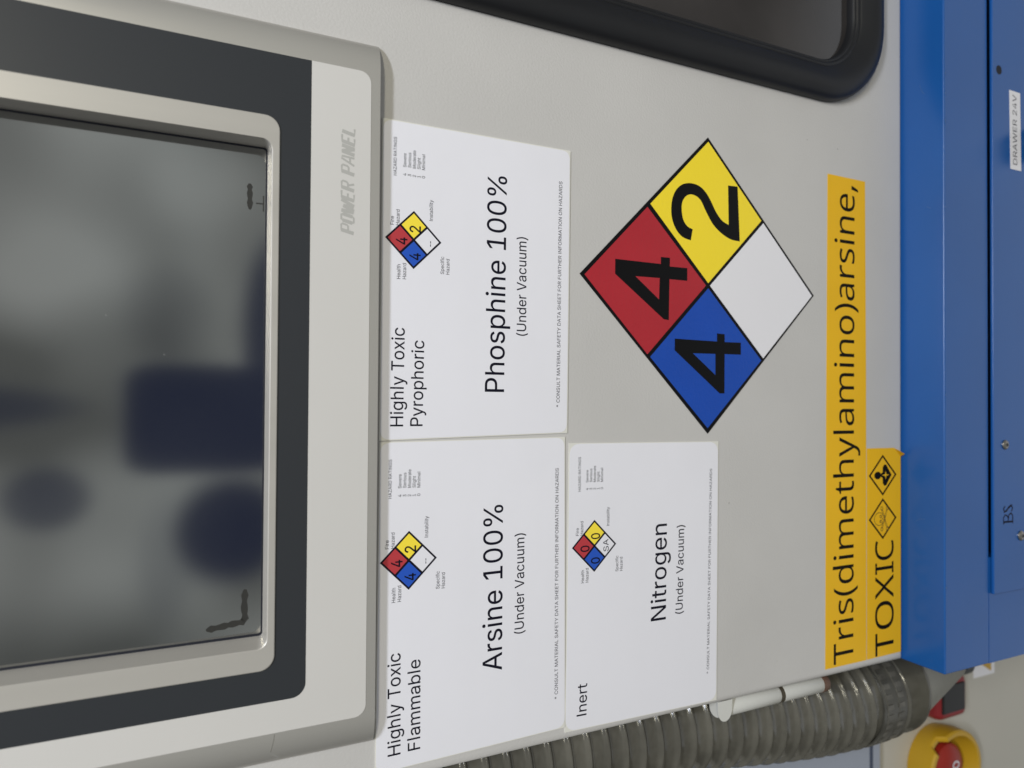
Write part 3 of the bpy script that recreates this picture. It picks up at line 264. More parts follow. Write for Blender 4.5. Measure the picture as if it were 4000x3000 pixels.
# ------------------------------------------------------------------ builders
def finish(me, m, smooth=False):
    me.materials.clear()
    if m: me.materials.append(m)
    for p in me.polygons: p.use_smooth = smooth; p.material_index = 0
def place(name, me, parent=None, at=None):
    o = bpy.data.objects.new(name, me); COL.objects.link(o)
    if parent is not None:
        root = parent
        off = Vector((0, 0, 0))
        while root is not None: off += Vector(root.location); root = root.parent
        me.transform(Matrix.Translation(-off)); o.parent = parent
    elif at is not None:
        v = Vector(at) * MM; me.transform(Matrix.Translation(-v)); o.location = v
    return o
def tag(o, label, cat, group=None, kind=None):
    o['label'] = label; o['category'] = cat
    if group: o['group'] = group
    if kind: o['kind'] = kind
    return o
def empty(name, at, label, cat, group=None):
    o = bpy.data.objects.new(name, None); COL.objects.link(o); o.location = Vector(at) * MM; o.empty_display_size = 0.02
    return tag(o, label, cat, group)

def curve_mesh(splines, half=0.0, bevel=0.0, res=3):
    """filled flat outline(s) (first ones outer, others holes) -> mesh in the x / z plane facing -y"""
    c = bpy.data.curves.new('outline', 'CURVE'); c.dimensions = '2D'; c.fill_mode = 'BOTH' if half or bevel else 'FRONT'
    c.extrude = max(half - bevel, 0); c.bevel_depth = bevel; c.bevel_resolution = res; c.offset = -bevel; c.resolution_u = 4
    for kind, pts in splines:
        if kind == 'P':
            s = c.splines.new('POLY'); s.points.add(len(pts) - 1)
            for p, q in zip(s.points, pts): p.co = (q[0], q[1], 0, 1)
        else:
            s = c.splines.new('BEZIER'); s.bezier_points.add(len(pts) - 1)
            for p, q in zip(s.bezier_points, pts):
                p.handle_left_type = p.handle_right_type = 'FREE'
                p.co = (*q[0], 0); p.handle_left = (*q[1], 0); p.handle_right = (*q[2], 0)
        s.use_cyclic_u = True
    o = bpy.data.objects.new('outline', c); COL.objects.link(o)
    dg = bpy.context.evaluated_depsgraph_get()
    me = bpy.data.meshes.new_from_object(o.evaluated_get(dg), depsgraph=dg)
    bpy.data.objects.remove(o); bpy.data.curves.remove(c)
    return me
def plate(name, outer, m, y0, y1=None, holes=(), bevel=0.0, parent=None, at=None, res=3, smooth=False):
    """solid plate between depths y0 (front) and y1 (back), outline in x / z"""
    y1 = y0 if y1 is None else y1
    me = curve_mesh([('P', outer)] + [('P', h) for h in holes], (y1 - y0) / 2, bevel, res)
    ym = (y0 + y1) / 2
    for v in me.vertices: a, b, c = v.co; v.co = (a * MM, (ym - c) * MM, b * MM)
    finish(me, m, smooth)
    return place(name, me, parent, at)
def rrect(x0, z0, x1, z1, r, n=8, corners=(1, 1, 1, 1)):
    pts = []
    for i, (cx, cz, a) in enumerate(((x1 - r, z1 - r, 0), (x0 + r, z1 - r, 90), (x0 + r, z0 + r, 180), (x1 - r, z0 + r, 270))):
        if not corners[i]:
            pts.append(((x1, x0, x0, x1)[i], (z1, z1, z0, z0)[i])); continue
        for k in range(n + 1): t = R(a + 90 * k / n); pts.append((cx + r * math.cos(t), cz + r * math.sin(t)))
    return pts
def rounded(pts, limit=45):
    # Catmull-Rom through gentle bends, sharp corners kept
    n = len(pts); P = [Vector(p) for p in pts]; out = []
    def corner(i):
        a = P[i] - P[i - 1]; b = P[(i + 1) % n] - P[i]; return abs(a.angle_signed(b)) > R(limit)
    for i in range(n):
        j = (i + 1) % n; p1, p2 = P[i], P[j]
        p0 = p1 if corner(i) else P[i - 1]; p3 = p2 if corner(j) else P[(j + 1) % n]
        for k in range(5):
            t = k / 5; out.append(tuple(.5 * (2 * p1 + (p2 - p0) * t + (2 * p0 - 5 * p1 + 4 * p2 - p3) * t * t + (3 * p1 - p0 - 3 * p2 + p3) * t ** 3)))
    return out
def disc(cx, cz, rx, rz=None, n=28):
    rz = rz or rx
    return [(cx + rx * math.cos(2 * math.pi * k / n), cz + rz * math.sin(2 * math.pi * k / n)) for k in range(n)]
def ribbon_polys(path, w, closed=False):
    pts = [Vector(p) for p in path]; n = len(pts); L = []; Rr = []
    for i, p in enumerate(pts):
        a = pts[(i - 1) % n] if (closed or i) else p; b = pts[(i + 1) % n] if (closed or i < n - 1) else p
        d = (b - a).normalized(); q = Vector((-d.y, d.x)) * (w[i] if isinstance(w, (list, tuple)) else w) / 2
        L.append(p + q); Rr.append(p - q)
    out = []
    for i in range(n if closed else n - 1):
        j = (i + 1) % n; out.append([tuple(L[i]), tuple(L[j]), tuple(Rr[j]), tuple(Rr[i])])
    return out
def flat_mesh(polys, y):
    me = bpy.data.meshes.new('flat'); vs = []; fs = []
    for p in polys:
        a = sum(p[i][0] * p[(i + 1) % len(p)][1] - p[(i + 1) % len(p)][0] * p[i][1] for i in range(len(p)))
        if a < 0: p = p[::-1]
        fs.append(list(range(len(vs), len(vs) + len(p)))); vs += [(x * MM, y * MM, z * MM) for x, z in p]
    me.from_pydata(vs, [], fs); me.update(); return me
def flat(name, polys, m, y, parent=None, at=None):
    me = flat_mesh(polys, y); finish(me, m); return place(name, me, parent, at)

_cache = {}
def glyph(font, ch, fat=0):
    """(advance, vertices, faces) of one letter, filled once and kept; unit 1/1000 em; fat thickens its strokes"""
    k = (id(font), ch, fat)
    if k in _cache: return _cache[k]
    ad, L = font[ch]; loops = []
    for s in L:
        v = [int(t) for t in s.split()]; q = [v[i:i + 6] for i in range(0, len(v), 6)]; pts = []
        for A, B in zip(q, q[1:] + q[:1]):
            p0, p1, p2, p3 = A[0:2], A[4:6], B[2:4], B[0:2]
            d = abs((p1[0] - p0[0]) * (p3[1] - p0[1]) - (p1[1] - p0[1]) * (p3[0] - p0[0])) + abs((p2[0] - p0[0]) * (p3[1] - p0[1]) - (p2[1] - p0[1]) * (p3[0] - p0[0]))
            n = 1 if d < 60 else 5
            for j in range(n):
                t = j / n; u = 1 - t
                pts.append(Vector([u ** 3 * p0[c] + 3 * u * u * t * p1[c] + 3 * u * t * t * p2[c] + t ** 3 * p3[c] for c in (0, 1)]))
        pts = [p for i, p in enumerate(pts) if (p - pts[i - 1]).length > .5]
        if fat:
            out = []
            for i, p in enumerate(pts):
                e = (p - pts[i - 1]).normalized(); f = (pts[(i + 1) % len(pts)] - p).normalized()
                n1 = Vector((-e.y, e.x)); n2 = Vector((-f.y, f.x)); m = n1 + n2
                out.append(p + m * fat / max(m.length_squared / 2, .35))
            pts = out
        loops.append(pts)
    vs, fs = [], []
    if loops:
        V, E = [], []
        for l in loops:
            n = len(V); V += l; E += [(n + i, n + (i + 1) % len(l)) for i in range(len(l))]
        ov, oe, of = delaunay_2d_cdt(V, E, [], 0, 1e-4)[:3]
        for f in of:
            c = sum((ov[i] for i in f), Vector((0, 0))) / len(f); wn_ = 0
            for l in loops:
                for p, q in zip(l, l[1:] + l[:1]):
                    if (p.y <= c.y) != (q.y <= c.y) and p.x + (c.y - p.y) / (q.y - p.y) * (q.x - p.x) > c.x: wn_ += 1 if q.y > p.y else -1
            if wn_: fs.append(tuple(f))
        vs = [(v.x, v.y) for v in ov]
    _cache[k] = (ad, vs, fs)
    return _cache[k]
def text(name, lines, m, y, parent=None, font=None, shear=0.0, at=None, fat=0):
    """lines: (string, start (x,z), end (x,z) or None for natural width, cap height)"""
    font = font or SANS
    cap = max(v[1] for v in glyph(font, 'T')[1])
    V, F = [], []
    for s, a, b, h in lines:
        pen = 0; raw = []; faces = []
        for ch in s:
            ad, vs, fs = glyph(font, ch, fat)
            faces += [[i + len(raw) for i in f] for f in fs]
            raw += [(x + pen + shear * z, z) for x, z in vs]; pen += ad
        x0 = min(p[0] for p in raw); x1 = max(p[0] for p in raw); sy = h / cap
        if b is None: sx = sy; ang = 0
        else:
            dx, dz = b[0] - a[0], b[1] - a[1]; sx = math.hypot(dx, dz) / (x1 - x0); ang = math.atan2(dz, dx)
        ca, sa = math.cos(ang), math.sin(ang); n = len(V)
        V += [((a[0] + (x - x0) * sx * ca - z * sy * sa) * MM, y * MM, (a[1] + (x - x0) * sx * sa + z * sy * ca) * MM) for x, z in raw]
        F += [[i + n for i in f] for f in faces]
    me = bpy.data.meshes.new(name); me.from_pydata(V, [], F); me.update()
    finish(me, m)
    return place(name, me, parent, at)
def bm_obj(name, bm, m, parent=None, at=None, smooth=True):
    me = bpy.data.meshes.new(name); bmesh.ops.recalc_face_normals(bm, faces=bm.faces); bm.to_mesh(me); bm.free()
    finish(me, m, smooth); return place(name, me, parent, at)
def revolve(name, prof, centre, axis, m, parent=None, at=None, n=40, smooth=True, cap=True):
    """prof: (radius, distance along axis); axis 'y' points away from the viewer, 'z' up"""
    bm = bmesh.new(); rings = []
    for r, d in prof:
        ring = []
        for k in range(n):
            a = 2 * math.pi * k / n; c, s = r * math.cos(a), r * math.sin(a)
            p = (centre[0] + c, centre[1] + d, centre[2] + s) if axis == 'y' else (centre[0] + c, centre[1] + s, centre[2] + d)
            ring.append(bm.verts.new(Vector(p) * MM))
        rings.append(ring)
    for a, b in zip(rings, rings[1:]):
        for k in range(n): bm.faces.new((a[k], a[(k + 1) % n], b[(k + 1) % n], b[k]))
    if cap:
        for ring in (rings[0], rings[-1]): bm.faces.new(ring)
    o = bm_obj(name, bm, m, parent, at, smooth)
    if smooth: sharpen(o)
    return o
def weighted(o):
    """normals led by the largest faces, so that flat sides stay flat up to their rounded edges"""
    me = o.data; acc = [Vector((0, 0, 0)) for _ in me.vertices]
    for p in me.polygons:
        p.use_smooth = True
        for i in p.vertices: acc[i] += p.normal * p.area
    me.normals_split_custom_set_from_vertices([(a.normalized() if a.length else Vector((0, 0, 1))) for a in acc])
def sharpen(o, deg=40):
    me = o.data; bm = bmesh.new(); bm.from_mesh(me)
    for e in bm.edges:
        if len(e.link_faces) == 2 and e.calc_face_angle(0) > R(deg): e.smooth = False
    bm.to_mesh(me); bm.free()
def box(name, x0, x1, y0, y1, z0, z1, m, bevel=0.0, parent=None, at=None, seg=3):
    bm = bmesh.new(); bmesh.ops.create_cube(bm, size=1)
    for v in bm.verts: v.co = Vector(((x0 + x1) / 2 + v.co.x * (x1 - x0), (y0 + y1) / 2 + v.co.y * (y1 - y0), (z0 + z1) / 2 + v.co.z * (z1 - z0))) * MM
    if bevel: bmesh.ops.bevel(bm, geom=list(bm.edges), offset=bevel * MM, segments=seg, profile=0.5, affect='EDGES')
    o = bm_obj(name, bm, m, parent, at, True)
    if bevel: weighted(o)
    else: sharpen(o, 35)
    return o

# ================================================================== the setting: the wall far behind
wl = box('wall', -1500, 700, 134, 150, -1500, 1500, M['wall']); wl['kind'] = 'structure'; wl['label'] = 'beige grey wall behind the machine'; wl['category'] = 'wall'

# ================================================================== the grey cabinet with its window and hinge
CAB = empty('equipment_cabinet', (0, 0, -174.5), 'grey-white powder-coated cabinet face that carries the hazard signs and the black-framed window', 'cabinet')
win_in = rrect(148, -125, 404, 414, 34)
plate('front_panel', [(-247.5, -174.3), (640, -174.3), (640, 620), (-247.5, 620)], M['cabinet'], 0, 16,
      holes=[win_in[::-1], rrect(-205, 215, 78, 440, 6)[::-1]], bevel=4.2, parent=CAB, res=5, smooth=True)
weighted(CAB.children[0])
box('side_return', -238, 640, 12, 26, -174, 619, M['inside'], parent=CAB)
# window: rubber gasket swept round the opening, dark glass behind it
WIN = empty('window', (125, 0, -152), '', 'x'); del WIN['label']; del WIN['category']
WIN.parent = CAB; WIN.location = Vector((125, 0, 22.5)) * MM
def sweep_ring(name, prof, x0, z0, x1, z1, r, m, parent):
    bm = bmesh.new(); rows = []
    for off, y in prof:
        rows.append([bm.verts.new(Vector((x, y, z)) * MM) for x, z in rrect(x0 + off, z0 + off, x1 - off, z1 - off, max(r - off * .86, 4), 14)])
    for a, b in zip(rows, rows[1:]):
        n = len(a)
        for k in range(n): bm.faces.new((a[k], a[(k + 1) % n], b[(k + 1) % n], b[k]))
    o = bm_obj(name, bm, m, parent); return o
sweep_ring('gasket', [(0, .3), (-.2, -2.5), (.8, -5.8), (3.4, -8.0), (7, -9.2), (10.5, -9.0), (13.5, -8.0), (17, -6.4), (20, -4.9), (21.2, -4.2), (21.7, -3.6), (22.2, -4.2), (23.4, -3.9),
                      (24.0, -3.2), (24.4, -2.8), (24.8, -3.3), (25.8, -2.8), (26.5, -1.5), (26.9, 1.5), (26.9, 6)], 126.8, -147.6, 426, 440, 56, M['rubber'], WIN)
plate('glass_pane', rrect(148.3, -124.7, 403, 413, 33), M['glass'], 2.2, 8, parent=WIN)
# hinge on the left edge
HG = revolve('hinge', [(0.5, -63.6), (5.2, -63.6), (5.6, -63), (5.6, -15), (5.1, -14), (0.5, -14)], (-254.2, 8.5, 0), 'z', M['hinge'], CAB)
revolve('washer', [(0.5, -66.2), (5.8, -66.2), (5.8, -63.7), (0.5, -63.7)], (-254.2, 8.5, 0), 'z', M['washer'], HG)
revolve('knuckle', [(0.5, -101.5), (5.2, -101.5), (5.6, -101), (5.6, -66.8), (5.1, -66.3), (0.5, -66.3)], (-254.2, 8.5, 0), 'z', M['hinge'], HG)
revolve('bushing', [(0.5, -107), (5.0, -107), (5.8, -106), (5.8, -101.6), (0.5, -101.6)], (-254.2, 8.5, 0), 'z', M['copper'], HG)
# tongue of white tape sticking out at the hinge's upper end
plate('tape_tongue', [(-247, -9.6)] + [(-249 - 10.2 * math.sin(math.pi * k / 16) ** .7, -15.2 + 5.6 * math.cos(math.pi * k / 16)) for k in range(17)] + [(-247, -20.8)], M['hinge'], 1.2, 1.5, parent=HG)

# ================================================================== the operator panel
HMI = empty('operator_panel', (-64, 0, 198), 'large grey operator panel with a dark touch screen in a charcoal and pale frame', 'control panel')
HX0, HX1, HZ0, HZ1, HD = -225.2, 97.6, 198.1, 459.0, 5.7
bm = bmesh.new(); prof = []
def flare(t): return HD * math.sqrt(max(1 - (1 - t) ** 2, 0))
N = 14
for k in range(N + 1): t = 1 - math.cos(math.pi / 2 * k / N); prof.append((HX0 + 14 * t, -flare(t)))
prof += [(-x + HX0 + HX1, y) for x, y in prof[::-1]]
hole = rrect(-176.5, 243.5, 46.5, 416, 4, 3)
lo = [bm.verts.new(Vector((x, y, HZ0)) * MM) for x, y in prof]; hi = [bm.verts.new(Vector((x, y, HZ1)) * MM) for x, y in prof]
mid = len(prof) // 2
for k in range(len(prof) - 1):
    if k != N: bm.faces.new((lo[k], lo[k + 1], hi[k + 1], hi[k]))
bm.faces.new(lo); bm.faces.new(hi[::-1])
o = bm_obj('housing', bm, M['housing'], HMI); sharpen(o, 30); HOUS = o
xa, xb = HX0 + 14, HX1 - 14
plate('front_frame', [(xa, HZ0), (xb, HZ0), (xb, HZ1), (xa, HZ1)], M['housing'], -HD, -HD + 2.5, holes=[hole[::-1]], parent=HMI)
memb = plate('membrane', rrect(-210.8, 202.4, 82.3, 455, 5.2), M['membrane'], -HD - .18, -HD - .02, holes=[rrect(-196, 231, 80, 437, 2)[::-1]], bevel=.06, parent=HMI)
plate('dark_border', rrect(-197.2, 229.0, 82.25, 438.5, 6, corners=(1, 1, 1, 0)), M['darkmembrane'], -HD - .24, -HD - .03, holes=[rrect(-182, 244, 53, 416.5, 3)[::-1]], bevel=.05, parent=HMI)
# bezel with a tapered recess round the screen
SY = 5.4
bm = bmesh.new(); rows = []
bz = [((-183.3, 242.2, 54.6, 418.6, 6.2), -HD - .05), ((-183.3, 242.2, 54.6, 418.6, 6.2), -HD - .75), ((-183.0, 242.5, 54.3, 418.3, 6.0), -HD - .95),
      ((-174.2, 245.0, 44.4, 415.4, 4.6), -HD - .95), ((-173.8, 245.4, 44.3, 415.1, 4.3), -HD - .6), ((-172.0, 246.0, 44.2, 414.4, 1.6), SY - .6), ((-171.8, 246.1, 44.1, 414.2, 1.3), SY + .6)]
for (a, b, c, d, r), y in bz: rows.append([bm.verts.new(Vector((x, y, z)) * MM) for x, z in rrect(a, b, c, d, r, 8)])
for a, b in zip(rows, rows[1:]):
    n = len(a)
    for k in range(n): bm.faces.new((a[k], a[(k + 1) % n], b[(k + 1) % n], b[k]))
bz_o = bm_obj('bezel', bm, M['bezel'], HMI); sharpen(bz_o, 14)
SCR = plate('touch_screen', rrect(-174, 244, 46, 416, 2), M['screen'], SY, SY + 4, parent=HMI)
plate('screen_seal', rrect(-174, 244, 46, 416, 2), M['gap'], SY - .12, SY - .02, holes=[rrect(-170.9, 246.7, 43.4, 413, 1.2)[::-1]], parent=SCR)
def wobble(path, w, n=5):
    out = []; ws = []
    for (a, b) in zip(path, path[1:]):
        for k in range(n): t = k / n; out.append((a[0] + (b[0] - a[0]) * t, a[1] + (b[1] - a[1]) * t))
    out.append(path[-1])
    for i in range(len(out)): ws.append(w * (0.86 + 0.2 * math.sin(i * 2.3)) * (0.45 if i in (0, len(out) - 1) else 1))
    return ribbon_polys(out, ws)
flat('worn_mark', wobble([(27.4, 253.3), (22, 253.2), (15.9, 253.1)], 2.5, 4), M['wear'], SY - .05, SCR)
flat('worn_mark', wobble([(-150.9, 253.3), (-158.5, 253.6), (-163.6, 253.2), (-165.0, 254.2), (-165.4, 258.5), (-166.0, 263), (-166.6, 268.8)], 3.0, 3), M['wear'], SY - .05, SCR)
flat('worn_mark', ribbon_polys([(22.6, 247.5), (15.6, 247.5)], .55) + ribbon_polys([(19.0, 247.7), (19.0, 250.6)], .6), M['wear'], SY - .05, SCR)
# italic wording on the pale band, heavy wide strokes
def slant(paths, x, z, w, h, sl=0.22): return [[(x + px * w + sl * pz * h, z + pz * h) for px, pz in p] for p in paths]
LET = {'P': [[(.12, 0), (.12, 1), (.8, 1), (.95, .9), (.95, .55), (.8, .45), (.12, .45)]], 'O': [[(.12, .12), (.12, .88), (.25, 1), (.8, 1), (.93, .88), (.93, .12), (.8, 0), (.25, 0), (.12, .12)]],
       'W': [[(.05, 1), (.18, .02), (.32, 0), (.52, .85), (.6, .05), (.75, 0), (1.05, 1)]], 'E': [[(.95, 1), (.12, 1), (.12, 0), (.9, 0)], [(.12, .5), (.8, .5)]],
       'R': [[(.12, 0), (.12, 1), (.8, 1), (.95, .9), (.95, .6), (.8, .5), (.12, .5)], [(.55, .5), (.95, 0)]], 'A': [[(0, 0), (.45, 1), (.75, 1), (.95, 0)], [(.25, .35), (.85, .35)]],
       'N': [[(.1, 0), (.1, 1), (.85, 0), (.85, 1)]], 'L': [[(.12, 1), (.12, 0), (.9, 0)]]}
polys = []; x = 7.6
for ch in 'POWER PANEL':
    if ch == ' ': x += 2.6; continue
    for p in slant(LET[ch], x, 209.9, 3.35 if ch != 'W' else 4.6, 5.6):
        ws = []
        for i in range(len(p)):
            ws.append(.75)
        polys += ribbon_polys(p, .85)
        for a, b in zip(p, p[1:]):
            if abs(b[1] - a[1]) > 3.5 and ch not in 'A': polys += ribbon_polys([a, b], 1.55)
    x += 4.25 if ch != 'W' else 5.5
mes = flat_mesh(polys, 0)
for i, v in enumerate(mes.vertices): v.co.y = (-HD - .22 - .0004 * (i // 4)) * MM
sx = (55.2 - 7.0) / (x - .9 - 7.6)
for v in mes.vertices: v.co.x = (7.0 + (v.co.x / MM - 7.6) * sx) * MM
finish(mes, M['logo']); place('wording', mes, memb)
for nm, pth, mm in (('scratch', [(-211.4, 241.7), (-213.5, 241.9), (-215.5, 242.3), (-217.5, 242.7), (-219.2, 243.1)], M['scuff']), ('scratch', [(-220.4, 242.2), (-221.8, 240.6), (-222.8, 239.6), (-223.2, 240.4), (-222.8, 241.8)], M['logo'])):
    me = flat_mesh(ribbon_polys(pth, .32), 0)
    for v in me.vertices: v.co.y = (-flare(min((v.co.x / MM - HX0) / 14, 1)) - .05) * MM
    finish(me, mm); place(nm, me, HOUS)

# ================================================================== the three hazard sheets
def quad_sheet(name, corners, white, label, title, chem, uv, foot, dc, digits, special, tilt=0.0):
    tl, tr, br, bl = corners
    root = plate(name, [bl, br, tr, tl], M['backing'], -.60, -.08, at=(bl[0], 0, bl[1]))
    tag(root, label, 'hazard sign', 'white hazard sheets stuck on the cabinet')
    face = plate('white_face', white, M['paper'], -.68, -.61, parent=root)
    y = -.72
    text('hazard_heading', title, M['ink'], y, root, fat=4)
    text('gas_name', [chem], M['ink'], y, root, fat=3)
    text('vacuum_note', [uv], M['ink'], y, root, fat=4)
    text('safety_footnote', [foot], M['greyink'], y, root, fat=5)
    ox, oz = dc[0] - 8.6, dc[1] - 180.1
    def L(s, a, b, z, h): return (s, (a + ox, z + oz), (b + ox, z + oz), h)
    rows = [L('HAZARD RATINGS', 38.3, 56.6, 188.7, 1.55)]
    for c, z in (('4', 184.0), ('3', 181.65), ('2', 179.3), ('1', 177.0), ('0', 174.7)):
        rows.append((c, (38.8 + ox, z + oz), None, 1.55))
    for s, a, b, z in (('Severe', 42.9, 49.5, 184.0), ('Serious', 43, 50.2, 181.65), ('Moderate', 42.9, 51.6, 179.3), ('Slight', 42.9, 48.4, 177.0), ('Minimal', 42.8, 50.3, 174.7)):
        rows.append(L(s, a, b, z, 1.55))
    text('rating_table', rows, M['greyink'], y, root, fat=5)
    text('caption', [L('Fire', 14.8, 18.9, 189.85, 1.75), L('Hazard', 14.8, 22.3, 187.1, 1.75)], M['greyink'], y, root, fat=5)
    text('caption', [L('Health', -10.6, -3.7, 186.5, 1.75), L('Hazard', -10.5, -2.9, 183.7, 1.75)], M['greyink'], y, root, fat=5)
    text('caption', [L('Instability', 18.7, 28.9, 170.6, 1.75)], M['greyink'], y, root, fat=5)
    text('caption', [L('Specific', -6.6, 1.9, 164.7, 1.75), L('Hazard', -6.6, 1.0, 161.9, 1.75)], M['greyink'], y, root, fat=5)
    h = 13.95
    D = plate('hazard_diamond', [(dc[0], dc[1] - h), (dc[0] + h, dc[1]), (dc[0], dc[1] + h), (dc[0] - h, dc[1])], M['ink'], -.76, parent=root)
    q = h / 2 - .25; s = h / 2 - 1.0
    for (dx, dz), mm, nm in (((0, q), M['pred'], 'red_square'), ((-q, 0), M['pblue'], 'blue_square'), ((q, 0), M['pyellow'], 'yellow_square'), ((0, -q), M['paper'], 'white_square')):
        cx, cz = dc[0] + dx, dc[1] + dz
        plate(nm, [(cx, cz - s), (cx + s, cz), (cx, cz + s), (cx - s, cz)], mm, -.80, parent=D)
    def heavy(me_name, ch, x0, x1, z0, z1):
        # printed figure, thickened by a slight second strike
        rows = [(ch, (x0 + ox + k * .22, z0 + oz + k2 * .18), (x1 + ox + k * .22, z0 + oz + k2 * .18), z1 - z0) for k, k2 in ((0, 0),)]
        text(me_name, rows, M['ink'], -.84, D, fat=10)
    heavy('red_figure', digits[0], 5.9, 9.3, 183.3, 188.7)
    heavy('yellow_figure', digits[1], 12.2, 15.4, 176.7, 182.1)
    heavy('blue_figure', digits[2], -1.0, 2.4, 176.7, 182.1)
    if special == '--': flat('white_mark', [[(6.2 + ox, 171.5 + oz), (7.3 + ox, 171.5 + oz), (7.3 + ox, 171.85 + oz), (6.2 + ox, 171.85 + oz)], [(7.7 + ox, 171.5 + oz), (8.8 + ox, 171.5 + oz), (8.8 + ox, 171.85 + oz), (7.7 + ox, 171.85 + oz)]], M['ink'], -.84, D)
    else: text('white_mark', [(special, (5.1 + ox, 171.0 + oz), (11.6 + ox, 171.3 + oz), 3.3)], M['ink'], -.84, D)
    return root
FOOT = '* CONSULT MATERIAL SAFETY DATA SHEET FOR FURTHER INFORMATION ON HAZARDS'
def face(tl, tr, br, bl, r, ins):
    c = [(bl[0] + ins, bl[1] + ins), (br[0] - ins, br[1] + ins), (tr[0] - ins, tr[1] - ins), (tl[0] + ins, tl[1] - ins)]
    pts = []
    for i in range(4):
        p = Vector(c[i]); a = (Vector(c[i - 1]) - p).normalized(); b = (Vector(c[(i + 1) % 4]) - p).normalized()
        for k in range(7):
            t = k / 6; pts.append(tuple((p + a * r) * (1 - t) ** 2 + 2 * t * (1 - t) * p + t * t * (p + b * r)))
    return pts
PH = ((-87.0, 196.0), (64.7, 195.7), (64.9, 93.9), (-85.2, 95.0))
quad_sheet('hazard_sheet', PH, face(*PH, 4.5, .5), 'white sheet reading Phosphine 100% and Pyrophoric, directly under the operator panel', [('Highly Toxic', (-80.4, 184.6), (-33.7, 184.15), 6.2), ('Pyrophoric', (-80.4, 175.0), (-39.4, 174.45), 6.1)],
           ('Phosphine 100%', (-63.8, 132.1), (45.6, 131.25), 10.5), ('(Under Vacuum)', (-34.9, 119.8), (15.9, 119.9), 5.3), (FOOT, (-71.5, 99.85), (47.7, 98.9), 1.95), (8.6, 180.1), '424', '--')
AR = ((-241.5, 196.6), (-87.6, 195.8), (-87.2, 96.4), (-239.7, 95.4))
quad_sheet('hazard_sheet', AR, face(*AR, 5.0, .4), 'white sheet reading Arsine 100% and Flammable, at the cabinet edge above the Inert sheet', [('Highly Toxic', (-234.5, 184.5), (-186.9, 184.9), 6.1), ('Flammable', (-234.0, 174.9), (-191.4, 175.1), 6.0)],
           ('Arsine 100%', (-203.5, 132.3), (-120.6, 132.3), 10.5), ('(Under Vacuum)', (-186.9, 120.1), (-135.9, 120.1), 5.2), (FOOT, (-223.9, 100.0), (-103.5, 100.2), 1.9), (-143.9, 181.2), '424', '--')
NI = ((-242.6, 95.6), (-90.6, 93.9), (-92.0, -8.0), (-244.2, -7.0))
quad_sheet('hazard_sheet', NI, face(*NI, 6.5, .4), 'white sheet reading Nitrogen and Inert, lowest of the three hazard sheets', [('Inert', (-235.7, 82.5), (-218.9, 82.1), 6.0)],
           ('Nitrogen', (-191.9, 30.3), (-137.8, 29.7), 10.3), ('(Under Vacuum)', (-190.1, 18.4), (-139.5, 17.4), 5.0), (FOOT, (-227.6, -1.1), (-108.0, -3.1), 1.7), (-146.2, 78.0), '000', 'SA')

# ================================================================== big hazard diamond
DI = plate('hazard_diamond_sign', [(-.3, -87.2), (87.7, .1), (0, 87.7), (-87.5, -.2)], M['vinyl_black'], -.22, -.05, at=(0, 0, -87.2))
tag(DI, 'large diamond sign with red, yellow, blue and white squares and bold figures', 'hazard sign')
def square(name, pts, m): return plate(name, pts[::-1], m, -.27, -.23, parent=DI)
rs = square('red_square', [(-.2, 84.7), (41.2, 43.6), (-.2, 1.4), (-42.0, 43.3)], M['red'])
ys = square('yellow_square', [(85.1, -.1), (42.9, -42.0), (1.3, -.3), (43.2, 41.6)], M['yellow'])
bs = square('blue_square', [(-1.7, -.3), (-43.2, -42.0), (-84.2, -.1), (-43.4, 41.4)], M['blue'])
square('white_square', [(41.6, -43.6), (-.6, -85.4), (-41.9, -43.7), (-.1, -1.6)], M['vinyl_white'])
plate('red_figure', [(9.9, 65.1), (9.7, 34.2), (13.7, 34.2), (13.8, 27.8), (8.8, 27.9), (8.9, 15.3), (1.5, 15.3), (1.5, 28.1), (-22.0, 28.5), (-21.7, 32.0), (1.7, 65.2)][::-1], M['vinyl_black'], -.31, holes=[[(1.4, 51.7), (1.6, 35), (-10.6, 35.4)]], parent=rs)
plate('blue_figure', [(-32.4, 24.2), (-32.9, -7.0), (-28.1, -7.0), (-28.3, -12.9), (-33.0, -12.9), (-32.9, -25.6), (-40.2, -25.6), (-40.2, -12.9), (-63.7, -12.8), (-63.7, -9.1), (-39.1, 24.3)][::-1], M['vinyl_black'], -.31, holes=[[(-40.4, 11.0), (-40.3, -5.8), (-52.8, -5.8)]], parent=bs)
two = [(61.5, -22.8), (28.4, -24.6), (28.9, -17.7), (31.6, -10.7), (36.5, -3.8), (43.6, 1.6), (49.0, 5.0), (51.5, 8.4), (52.2, 12.8), (50.6, 16.5), (46.8, 19.1), (41.5, 19.4), (36.4, 18.1), (33.2, 15.1), (32.0, 11.4), (25.3, 12.8), (26.9, 19.3), (31.6, 24.2), (38.3, 26.8), (46.4, 26.6), (52.8, 24.0), (57.0, 19.4), (58.7, 13.6), (58.1, 7.1), (54.9, 1.8), (50.0, -2.2), (44.2, -6.0), (39.6, -10.6), (37.5, -15.8), (61.2, -15.3)]
plate('yellow_figure', rounded(two[::-1]), M['vinyl_black'], -.31, parent=ys)

